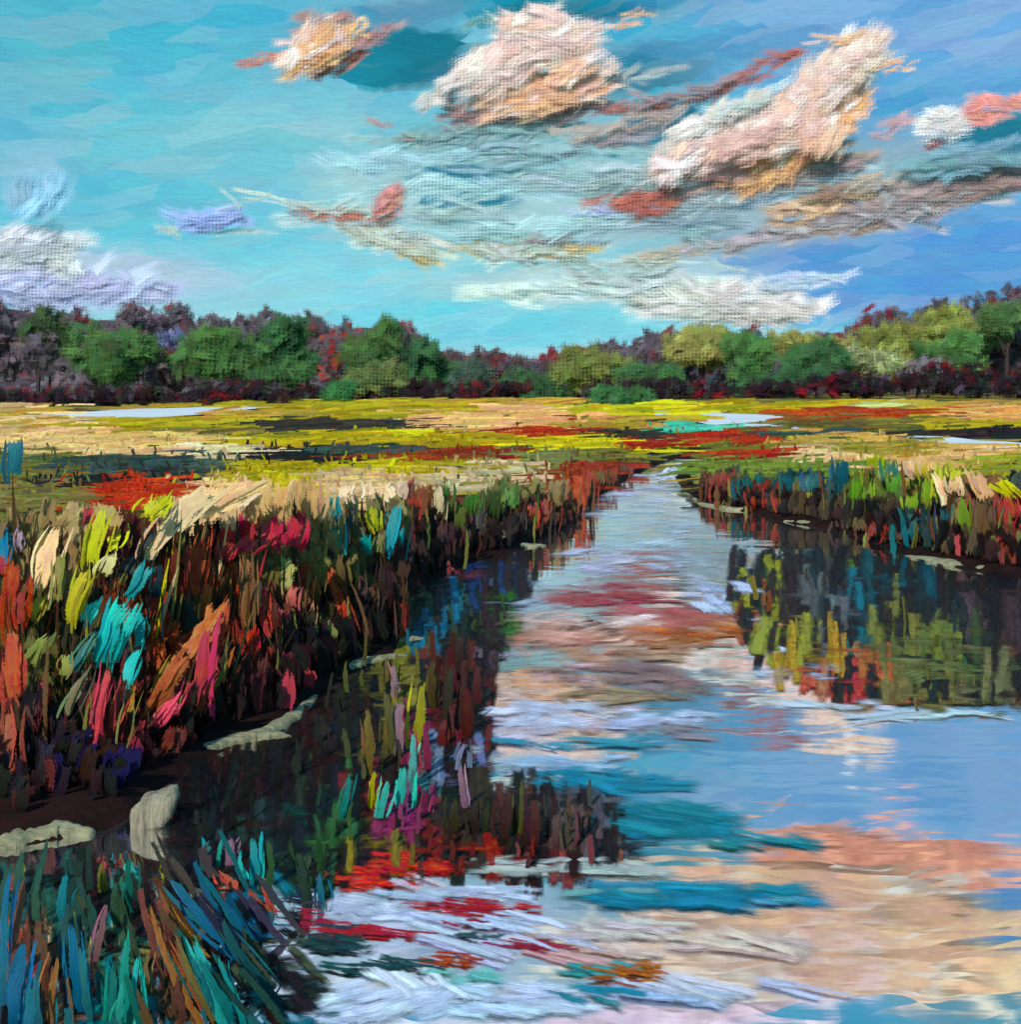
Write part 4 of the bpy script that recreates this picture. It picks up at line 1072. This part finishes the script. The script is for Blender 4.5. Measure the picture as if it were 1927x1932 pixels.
BT = (12, 104, 136)
reflection_tuft('teal reflection built as broad blades leaning left at the bottom of the picture', [(362, 1770, 432, 1960, 40, CY), (372, 1800, 446, 1960, 30, (0, 130, 130)), (410, 1800, 470, 1965, 22, TE)])
reflection_tuft('orange brown reflection built as a blade sweeping left beside the broad teal one', [(280, 1700, 404, 1960, 26, (150, 92, 44)), (300, 1672, 410, 1830, 18, (160, 100, 50)), (330, 1760, 416, 1950, 18, (120, 104, 50))])
reflection_tuft('dark blue reflection built as blades fanning right beneath the black bank', [(318, 1655, 486, 1815, 36, BT), (345, 1690, 470, 1830, 28, (0, 116, 150)), (372, 1680, 520, 1850, 26, (30, 40, 70)), (420, 1730, 530, 1880, 26, (20, 90, 96))])
reflection_tuft('teal green reflection built as upright blades in the middle of the near left water', [(242, 1760, 250, 1955, 38, (0, 142, 124)), (262, 1800, 280, 1960, 26, CY), (218, 1810, 205, 1955, 30, (10, 120, 110)), (232, 1850, 226, 1960, 24, (40, 160, 140))])
reflection_tuft('blue reflection built as blades at the bottom left corner', [(46, 1770, 26, 1955, 36, BT), (20, 1640, 6, 1800, 22, (0, 110, 150)), (70, 1840, 80, 1960, 30, (30, 110, 130)), (8, 1700, -4, 1900, 26, (30, 120, 150))])
reflection_tuft('blue teal reflection built as blades beside the mauve one on the left', [(132, 1735, 160, 1930, 36, (16, 110, 146)), (150, 1780, 176, 1950, 26, (30, 120, 120)), (128, 1640, 130, 1760, 30, (10, 130, 140))])
reflection_tuft('mauve pink reflection built as a single blade in the near left water', [(202, 1700, 176, 1830, 24, (150, 100, 110)), (110, 1800, 96, 1955, 26, (150, 96, 50)), (60, 1800, 48, 1880, 24, (150, 60, 74))])
reflection_tuft('olive and green reflection built as upright blades under the short mud ledge', [(196, 1622, 200, 1700, 22, (120, 116, 40)), (244, 1615, 248, 1740, 24, (16, 110, 90)), (40, 1620, 44, 1680, 26, (130, 124, 40)), (84, 1640, 82, 1760, 24, (50, 90, 70)), (220, 1660, 222, 1760, 20, (60, 100, 80))])
reflection_tuft('pink and brown reflection built as blades between the teal and the orange ones', [(296, 1765, 318, 1860, 22, (170, 56, 66)), (280, 1790, 300, 1900, 22, (140, 120, 70)), (336, 1830, 350, 1950, 24, (110, 60, 50)), (312, 1720, 330, 1830, 18, (120, 60, 50))])
reflection_tuft('cyan reflection built as a blade with a mauve neighbour below the pale stone', [(440, 1570, 432, 1650, 26, (150, 110, 130)), (478, 1575, 482, 1680, 28, (20, 150, 156)), (505, 1580, 500, 1690, 24, (60, 92, 50)), (400, 1580, 396, 1660, 34, (10, 120, 120)), (456, 1600, 470, 1680, 18, CY)])
reflection_tuft('red brown reflection built as slanting blades below the cyan one', [(470, 1670, 530, 1740, 30, (160, 70, 50)), (410, 1640, 450, 1700, 30, (190, 80, 60)), (560, 1600, 580, 1720, 28, (40, 60, 50)), (600, 1640, 610, 1720, 24, (10, 110, 130))])
reflection_tuft('yellow and cyan reflection built as reeds standing alone in the dark cove water', [(800, 1285, 784, 1430, 32, (156, 154, 30)), (764, 1440, 766, 1545, 34, CY), (735, 1470, 712, 1560, 24, (60, 186, 170)), (708, 1450, 700, 1540, 20, (176, 172, 20)), (660, 1460, 636, 1560, 18, (30, 140, 130)), (780, 1380, 778, 1500, 24, (90, 190, 170)), (690, 1330, 694, 1480, 26, (120, 96, 40)), (726, 1300, 730, 1440, 28, (110, 110, 50))])
reflection_tuft('mauve pink reflection built as a blade beside the yellow one in the cove', [(756, 1318, 750, 1440, 34, (168, 124, 138)), (744, 1250, 748, 1330, 20, (150, 120, 130)), (870, 1440, 884, 1540, 22, (170, 130, 150)), (800, 1360, 806, 1470, 22, (150, 50, 80))])
reflection_tuft('dark maroon reflection built as sedge standing in the middle water', [(960, 1480, 950, 1600, 32, (56, 34, 30)), (1010, 1500, 1010, 1615, 34, (70, 34, 34)), (905, 1500, 900, 1590, 34, (40, 30, 26)), (1060, 1520, 1062, 1620, 34, (84, 50, 46)), (985, 1470, 980, 1590, 20, (70, 74, 30)), (860, 1500, 852, 1590, 28, (60, 50, 24)), (1100, 1510, 1098, 1600, 26, (80, 60, 54)), (1035, 1495, 1030, 1600, 22, (50, 40, 50))], name='sedge')  # reflection tones built as standing blades
reflection_tuft('dark red reflection built as sedge along the water side of the cove', [(880, 1290, 880, 1400, 34, (84, 30, 28)), (850, 1250, 850, 1390, 34, (52, 44, 34)), (905, 1250, 902, 1340, 26, (90, 34, 32)), (820, 1240, 822, 1350, 28, (70, 60, 30)), (870, 1190, 870, 1290, 28, (60, 40, 34)), (840, 1350, 842, 1420, 28, (100, 34, 34))], name='sedge')  # dark reflection by the cove, built as standing blades


# dark bank reflections put in as flat dabs and thin stems, uncounted
REFLECTIONS = [
    ('dark reflections put in as sedge and drowned stems in the black water of the left cove', 2100, (330, 930, 1230, 1660), 46, 110,
     [(380, 1560, 60, 50, (18, 16, 18)), (440, 1500, 60, 50, (16, 14, 16)), (520, 1460, 50, 40, (22, 20, 18)), (480, 1590, 50, 40, (30, 50, 44)), (400, 1610, 60, 30, (50, 40, 50)), (570, 1400, 40, 30, (26, 24, 20)), (590, 1470, 40, 60, (40, 54, 34)),
      (640, 1340, 70, 60, (44, 40, 30)), (700, 1300, 60, 60, (104, 98, 44)), (760, 1290, 50, 40, (120, 112, 44)), (860, 1300, 50, 90, (84, 30, 28)), (900, 1370, 40, 40, (96, 34, 34)), (780, 1380, 40, 50, (130, 44, 70)), (620, 1450, 60, 60, (24, 22, 22)),
      (700, 1420, 60, 40, (84, 78, 40)), (680, 1500, 60, 50, (110, 46, 44)), (760, 1530, 60, 40, (140, 50, 90)), (640, 1560, 50, 60, (52, 92, 48)), (720, 1600, 60, 30, (130, 110, 40)), (850, 1440, 50, 40, (110, 120, 150)), (870, 1540, 50, 60, (50, 40, 28)),
      (580, 1620, 50, 40, (40, 70, 40)), (800, 1460, 40, 40, (60, 110, 110)), (840, 1590, 60, 30, (120, 36, 34)), (580, 1530, 40, 50, (20, 60, 50))]),
    ('maroon reflections put in as sedge, thinning out across the middle water', 420, (840, 1240, 1490, 1640), 50, 100,
     [(920, 1560, 60, 50, (50, 40, 28)), (1000, 1570, 50, 60, (74, 36, 34)), (1070, 1570, 60, 40, (90, 66, 60)), (960, 1610, 80, 20, (150, 40, 40)), (1090, 1530, 60, 24, (84, 80, 84)), (1140, 1590, 70, 14, (96, 84, 92)), (1040, 1620, 120, 10, (130, 60, 56))]),
    ('blue and slate reflections put in as sedge where the left bank meets the pale water', 520, (730, 1010, 1075, 1260), 26, 60,
     [(780, 1100, 50, 30, (60, 60, 44)), (860, 1075, 50, 20, (150, 50, 66)), (920, 1085, 60, 30, (34, 58, 100)), (1000, 1075, 50, 30, (70, 80, 96)), (860, 1150, 60, 30, (16, 100, 124)), (780, 1150, 40, 40, (60, 70, 44)), (900, 1180, 50, 40, (50, 62, 34)), (950, 1150, 24, 40, (48, 96, 30)),
      (800, 1200, 40, 20, (10, 104, 130)), (860, 1230, 60, 30, (56, 46, 36)), (820, 1240, 50, 20, (110, 56, 40)), (900, 1240, 30, 20, (110, 90, 110))]),
    ('olive and red reflections put in as sedge in the shaded water under the right bank', 1500, (1380, 2010, 1075, 1345), 34, 80,
     [(1400, 1060, 60, 20, (44, 40, 44)), (1440, 1110, 60, 24, (140, 134, 40)), (1420, 1150, 40, 20, (150, 80, 50)), (1530, 1080, 60, 30, (60, 50, 44)), (1520, 1130, 60, 30, (80, 84, 80)), (1500, 1190, 60, 30, (146, 140, 50)), (1540, 1230, 50, 24, (166, 130, 44)),
      (1580, 1170, 50, 30, (90, 96, 100)), (1690, 1110, 70, 20, (14, 70, 78)), (1620, 1150, 30, 40, (8, 100, 116)), (1620, 1220, 20, 40, (40, 84, 84)), (1700, 1180, 80, 40, (112, 110, 46)), (1800, 1160, 50, 30, (76, 60, 60)), (1760, 1240, 80, 50, (104, 112, 44)), (1850, 1240, 40, 50, (56, 76, 36)),
      (1900, 1150, 40, 60, (60, 42, 42)), (1640, 1260, 40, 40, (176, 96, 60)), (1610, 1310, 34, 30, (190, 70, 64)), (1720, 1310, 90, 30, (120, 104, 56)), (1860, 1310, 60, 30, (104, 98, 60)), (1600, 1270, 50, 20, (180, 120, 80)), (1960, 1240, 50, 80, (110, 70, 50)), (1560, 1260, 40, 14, (186, 90, 70))]),
    ('reed reflections put in as dark teal and rust stems filling the near left shallows', 480, (-30, 620, 1640, 2080), 90, 190,
     [(60, 1680, 60, 40, (40, 80, 70)), (150, 1680, 50, 40, (30, 60, 50)), (250, 1700, 50, 40, (30, 34, 30)), (330, 1700, 50, 40, (60, 40, 70)), (400, 1650, 60, 40, (70, 60, 60)), (480, 1650, 60, 40, (20, 110, 116)), (560, 1640, 50, 40, (60, 76, 40)), (60, 1790, 50, 60, (110, 70, 50)), (150, 1790, 50, 60, (40, 90, 80)),
      (240, 1790, 50, 60, (60, 90, 60)), (320, 1800, 60, 60, (130, 70, 60)), (400, 1760, 60, 50, (110, 80, 44)), (470, 1740, 60, 50, (10, 100, 126)), (540, 1720, 60, 40, (60, 60, 80)), (520, 1830, 60, 50, (70, 80, 60)), (430, 1850, 60, 60, (20, 110, 106)), (330, 1900, 60, 60, (100, 70, 44)), (230, 1900, 60, 60, (10, 110, 106)),
      (120, 1900, 60, 60, (120, 80, 56)), (30, 1900, 50, 60, (16, 104, 126)), (560, 1890, 60, 40, (20, 70, 70)), (200, 2000, 200, 40, (16, 100, 116)), (480, 1980, 120, 40, (16, 96, 110))]),
]
def flat(s, u, v, L, W, ang, rgb, dry=0.0):
    """a dab of reflection colour lying on the water, given by its size in the photograph"""
    ca, sa = math.cos(ang), math.sin(ang)
    vm = max(v, HOR + 60)
    p, q = at(u - ca * L / 2, vm + sa * L / 2), at(u + ca * L / 2, vm - sa * L / 2)
    e = at(u + sa * W / 2, vm + ca * W / 2) - at(u - sa * W / 2, vm - ca * W / 2)
    d = (q - p) / np.linalg.norm(q - p)
    w_ = float(np.linalg.norm(e - d * e.dot(d)))
    z = rnd.uniform(.005, .018)
    p[2] = q[2] = z
    s.add(p, q, w_, (0, 0, 1), (0, 0, 0), jit(rgb, 10), dry=dry)


for lab, n, (ua, ub, va, vb), h0, h1, pats in REFLECTIONS:
    A = np.array([q[:4] for q in pats], float)
    s = Strokes()
    for _ in range(int(n * 1.5)):
        u, v = rnd.uniform(ua, ub), rnd.uniform(va, vb)
        dist = np.hypot((A[:, 0] - u) / A[:, 2], (A[:, 1] - v) / A[:, 3]) + rng.normal(0, .3, len(A))
        j = int(np.argmin(dist))
        if dist[j] > 1.0 + rnd.gauss(0, .2):
            continue
        r_ = rnd.random()
        rgb = pats[j][4] if r_ < (.66 if ub > 1900 else .5) else rnd.choice(((16, 14, 14), (26, 20, 18), (40, 18, 18), (22, 30, 28)))  # near-black share: shade and reflection of the banks put into dab colour
        if ub < 1100 and v < edge_depth('L', u)[1] + 16:
            continue
        if rnd.random() < (.30 if ub > 1900 else .45):
            flat(s, u, v, rnd.uniform(40, 110), rnd.uniform(10, 24), rnd.gauss(0, .06), rgb, rnd.uniform(0, .2))
        else:
            L0 = rnd.uniform(44, 120)
            if ub > 1900:
                v = min(v, vb - 12 - L0 / 2)
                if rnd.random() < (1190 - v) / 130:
                    rgb = rnd.choice(((16, 14, 14), (26, 20, 18), (34, 22, 20), (18, 40, 42)))  # near-black towards the right bank, its dark reflection painted in
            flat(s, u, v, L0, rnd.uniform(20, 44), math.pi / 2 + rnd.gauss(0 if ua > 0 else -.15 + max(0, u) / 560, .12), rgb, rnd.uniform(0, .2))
    tag(s.build('reflection_mat', M_MAT, seg=5, lift=.01), lab.replace('sedge', 'painted dabs').replace('stems', 'leaves') + ', lying flat', kind='stuff')  # flat dabs stand in for the dark reflections
    n, h0, h1 = int(n * (.02 if ub > 1900 else .10 if ua > 0 else .35)), h0 * .7, h1 * .7
    s = Strokes()
    A = np.array([q[:4] for q in pats], float)
    for _ in range(n):
        u, v = rnd.uniform(ua, ub), rnd.uniform(va, vb)         # where the middle of the stem shows
        dist = np.hypot((A[:, 0] - u) / A[:, 2], (A[:, 1] - v) / A[:, 3]) + rng.normal(0, .25, len(A))
        j = int(np.argmin(dist))
        e_ = min((u - ua) / (ub - ua), (ub - u) / (ub - ua), 1) * 5
        if dist[j] > 1.0 + rnd.gauss(0, .22) or (ua > 0 and rnd.random() > e_ + .15) or (ub > 1900 and u < 1600 and rnd.random() > (u - 1380) / 200 + .1):
            continue
        hp = rnd.uniform(h0, h1)
        b = at(u, v + hp * .4, -.03)
        d = b[1]
        k = d / F
        lean = rnd.gauss(0, .10) + (.15 - max(0, u) / 520 if ua < 0 else 0)
        s.add(b, b + np.array([lean * hp * k, rnd.uniform(0, .08), hp * k]), rnd.uniform(5, 15) * (1.5 if ua < 0 else 1.25) * k * (h1 / 100) ** .5, (rnd.gauss(0, .2), -1, .3), (rnd.uniform(-.02, .02), 0, 0), jit(np.array(pats[j][4]) * .85, 12), 'dab' if rnd.random() < .5 else 'blade', dry=.04)
    tag(s.build('reflection_stems', M_REED, seg=5), lab, kind='stuff')  # upright stems added for the same dark reflections


# reflections and water colours put in as flat painted dabs, one mesh each
def water_dabs(label, name, blobs, cat='painted reflection', group='painted reflections laid on the water'):
    o0 = at(*blobs[0][:2])
    s = Strokes()
    for (u, v, ru, rv, rgb, n) in blobs:
        for _ in range(int(n * 2.4)):
            uu, vv = u + rnd.gauss(0, .55) * ru, v + rnd.gauss(0, .55) * rv
            p = at(uu, vv)
            k = p[1] / F
            ln = max(30, ru * 1.1) * k * rnd.uniform(.4, 1.2)
            a = rnd.gauss(-.25 if v > 1600 else -.04, .12)
            d = np.array([math.cos(a), math.sin(a), 0])
            wd = max(10, rv * .7) / F * p[1] ** 2 / H * rnd.uniform(.5, 1.1)
            p[2] = .006 + rnd.uniform(0, .012)
            s.add(p - d * ln / 2, p + d * ln / 2, min(wd, ln * .9), (0, 0, 1), (0, 0, 0), jit(rgb, 12))
    o = s.build(name, M_FLOAT, origin=o0, lift=.01)
    o.location = o0
    tag(o, label, cat, kind='stuff')


water_dabs('lime green painted reflection in the cove beside the left bank', 'painted_water_dab', [(756, 1136, 26, 20, (150, 168, 60), 7), (830, 1124, 36, 8, (170, 60, 84), 5)])
water_dabs('teal blue painted reflection right of the lime one', 'painted_water_dab', [(856, 1136, 40, 22, (10, 118, 140), 10), (800, 1180, 36, 18, (10, 112, 140), 8)])
water_dabs('dark green painted reflection at the edge of the pale water', 'painted_water_dab', [(946, 1146, 24, 34, (44, 96, 28), 10), (925, 1085, 60, 18, (38, 62, 104), 9), (950, 1066, 26, 10, (130, 134, 60), 4)])
water_dabs('crimson painted reflection in the middle of the creek', 'painted_water_dab', [(1170, 1130, 90, 14, (166, 60, 72), 6), (1150, 1100, 44, 10, (156, 66, 78), 3), (1260, 1158, 100, 8, (172, 84, 84), 4)])
water_dabs('orange brown reflection dabs right of the pink reflection', 'painted_water_dab', [(1300, 1200, 60, 10, (182, 98, 44), 9), (1110, 1228, 20, 8, (196, 98, 50), 3), (1270, 1216, 90, 10, (176, 120, 84), 7)])
water_dabs('olive painted reflection under the right bank', 'painted_water_dab', [(1440, 1120, 60, 24, (130, 130, 40), 12), (1500, 1200, 60, 26, (140, 136, 44), 12), (1740, 1240, 130, 60, (104, 106, 50), 40), (1860, 1280, 60, 60, (84, 96, 46), 18), (1560, 1240, 40, 18, (160, 96, 44), 8)])
water_dabs('dark teal painted reflection below the right bank', 'painted_water_dab', [(1690, 1100, 90, 20, (16, 92, 100), 14), (1620, 1140, 36, 24, (6, 110, 130), 9), (1615, 1180, 14, 26, (16, 80, 90), 5)])
water_dabs('red painted reflection where the olive one meets the blue water', 'painted_water_dab', [(1620, 1290, 34, 26, (186, 66, 60), 12), (1640, 1240, 30, 20, (176, 110, 56), 8), (1530, 1010, 0, 0, RU, 0), (1690, 1320, 60, 10, (170, 80, 60), 6)])
water_dabs('bright red painted dabs beside the dark maroon reflection', 'painted_water_dab', [(750, 1625, 80, 26, (214, 34, 22), 18), (680, 1660, 60, 22, (214, 44, 30), 14), (800, 1640, 60, 16, (196, 36, 40), 8)])
water_dabs('crimson painted streaks in the ripples near the bottom', 'painted_water_dab', [(900, 1715, 90, 14, (176, 40, 50), 12), (690, 1760, 80, 16, (176, 44, 54), 10), (1000, 1785, 70, 10, (160, 50, 70), 8), (880, 1740, 50, 10, (150, 40, 60), 5)])
water_dabs('dark green and magenta painted dabs at the bottom left of the ripples', 'painted_water_dab', [(640, 1780, 70, 24, (24, 56, 60), 12), (580, 1740, 50, 20, (160, 44, 66), 8), (680, 1830, 90, 16, (20, 66, 66), 9), (560, 1700, 40, 16, (40, 40, 70), 6), (890, 1770, 50, 12, (50, 80, 90), 6)])
water_dabs('burnt orange painted dabs among the ripples at the bottom', 'painted_water_dab', [(1200, 1832, 60, 16, (176, 98, 40), 12), (1160, 1850, 50, 10, (160, 80, 50), 6), (850, 1812, 60, 14, (166, 66, 44), 7)])


# sky and bank reflections put into flat coloured dabs on the creek
def painted_reflection(label, lobes):
    s = Strokes()
    for (u, v, ru, rv, deg, rgb, n, L, W) in lobes:
        for _ in range(n):
            uu, vv = u + rnd.uniform(-1, 1) * ru, v + rnd.uniform(-1, 1) * rv
            flat(s, uu, vv - 0, L * rnd.uniform(.6, 1.3), W * rnd.uniform(1.0, 2.3), math.radians(deg) + rnd.gauss(0, .07), rgb, rnd.uniform(-.05, .22))
    tag(s.build('painted_reflection', M_FLOAT, seg=6, lift=.01), label, kind='stuff')


LV, PW, PP = (186, 200, 222), (222, 230, 240), (236, 190, 180)
painted_reflection('near white painted reflection at the far bend of the creek', [(1300, 872, 40, 8, 4, (236, 240, 246), 18, 50, 10), (1276, 890, 22, 10, 40, PW, 10, 34, 8), (1236, 905, 46, 14, 8, (196, 194, 214), 16, 60, 9), (1200, 925, 60, 12, 5, (186, 186, 206), 14, 70, 10)])
painted_reflection('pale lavender painted reflection lying along the middle reach of the creek', [(1210, 955, 72, 18, 3, (196, 208, 226), 36, 90, 13), (1225, 1010, 70, 30, 3, (186, 202, 218), 38, 100, 17), (1280, 1055, 50, 16, 0, (194, 206, 228), 18, 70, 12), (1130, 1060, 54, 20, 6, (196, 192, 216), 24, 80, 15), (1060, 1095, 60, 14, 0, (186, 200, 212), 20, 80, 15), (1310, 1110, 60, 14, -4, (180, 196, 214), 14, 80, 13)])
painted_reflection('pink and cream swirl of painted reflection in the middle of the creek', [(1150, 1130, 120, 16, -4, (180, 74, 82), 18, 150, 26), (1250, 1165, 120, 12, -8, (190, 100, 96), 14, 140, 14), (1300, 1200, 90, 12, -3, (190, 100, 50), 18, 130, 20), (1330, 1180, 130, 10, -8, (184, 124, 88), 10, 150, 12), (1170, 1100, 60, 14, 0, (176, 100, 108), 10, 80, 16), (1020, 1140, 50, 30, 6, (176, 190, 200), 14, 100, 18), (1110, 1190, 120, 22, 2, (246, 184, 170), 46, 160, 32), (1060, 1215, 100, 14, 3, (236, 146, 124), 20, 110, 20), (1180, 1240, 120, 14, -2, (190, 140, 116), 16, 120, 14), (1140, 1178, 90, 12, 3, (246, 222, 218), 18, 100, 17), (950, 1225, 50, 12, 8, (178, 172, 190), 12, 60, 12)])
painted_reflection('brown and slate painted reflection below the pink swirl', [(1160, 1280, 150, 20, 0, (150, 120, 114), 26, 130, 15), (1270, 1290, 70, 26, 0, (104, 118, 130), 18, 90, 18), (1140, 1315, 140, 10, 0, (160, 132, 104), 12, 140, 10), (1060, 1270, 70, 14, 0, (190, 160, 168), 10, 90, 14)])
painted_reflection('pale blue grey painted reflection down the left side of the open water', [(1060, 1350, 130, 22, 0, (200, 206, 224), 34, 110, 16), (980, 1385, 80, 20, 4, (200, 196, 206), 16, 90, 16), (1250, 1360, 90, 14, -2, (190, 198, 226), 14, 110, 12), (960, 1440, 60, 24, 0, (176, 186, 196), 14, 80, 16), (1230, 1375, 90, 18, -2, (150, 136, 142), 10, 110, 14), (1120, 1445, 140, 14, -4, (160, 184, 210), 12, 140, 13), (990, 1480, 70, 16, 0, (190, 190, 186), 10, 90, 14)])
painted_reflection('short pale painted sky flecks beside the olive reflection at the right', [(1370, 1130, 44, 22, -35, (190, 202, 226), 14, 50, 18), (1440, 1235, 40, 10, -15, (206, 214, 234), 9, 40, 12), (1330, 1095, 30, 8, 0, (190, 200, 226), 6, 50, 10), (1410, 1175, 30, 10, -10, (196, 206, 226), 6, 50, 12), (1500, 1270, 80, 14, -8, (176, 196, 220), 12, 90, 14), (1590, 1330, 90, 8, -5, (200, 206, 216), 9, 100, 9), (1780, 1352, 150, 6, 2, (190, 204, 210), 9, 150, 9)])
painted_reflection('white lavender streaks of painted reflection fanning past the red dabs', [(730, 1715, 80, 20, -6, (200, 208, 228), 22, 90, 20), (860, 1690, 130, 10, -4, (196, 204, 226), 14, 140, 10), (900, 1745, 140, 9, -12, (190, 202, 226), 12, 140, 10), (800, 1670, 60, 8, -18, (210, 190, 200), 6, 90, 9), (1050, 1640, 170, 14, -2, (186, 192, 186), 20, 150, 13), (960, 1790, 150, 10, -14, (196, 200, 222), 12, 150, 11)])
painted_reflection('broad white sweep of painted reflection at the bottom of the picture', [(720, 1900, 110, 30, 12, (214, 226, 244), 26, 130, 24), (780, 1850, 70, 12, -32, (222, 232, 244), 9, 110, 15), (960, 1890, 130, 24, -6, (200, 216, 232), 22, 140, 18), (600, 1925, 60, 12, -12, (196, 212, 232), 8, 100, 14)])
painted_reflection('peach and pale streaks of painted reflection across the lower creek', [(1150, 1760, 140, 14, -8, (206, 190, 186), 14, 150, 14), (1300, 1790, 190, 12, -9, (216, 190, 176), 14, 170, 14), (1380, 1870, 160, 12, -10, (196, 196, 214), 12, 170, 12), (1250, 1880, 120, 10, -12, (170, 190, 214), 9, 150, 12), (1060, 1810, 80, 12, -12, (204, 160, 160), 8, 110, 13)])
painted_reflection('teal green streaks of painted sky reflection among the ripples', [(1130, 1835, 60, 10, -10, (60, 150, 150), 8, 90, 12), (1120, 1880, 70, 14, -10, (20, 128, 140), 9, 100, 14), (880, 1850, 60, 14, -8, (110, 180, 170), 8, 90, 14), (1060, 1405, 130, 6, -6, (50, 140, 164), 6, 170, 8),
    (1330, 1690, 170, 17, -4, (14, 130, 154), 26, 210, 20), (1480, 1700, 50, 8, -6, (90, 164, 190), 6, 110, 10), (1130, 1475, 120, 17, -5, (18, 132, 158), 22, 170, 18), (1260, 1550, 120, 26, -9, (16, 128, 146), 30, 180, 20), (1400, 1590, 120, 8, -10, (40, 130, 140), 8, 140, 9), (1180, 1690, 120, 10, -3, (110, 160, 164), 8, 140, 12)])
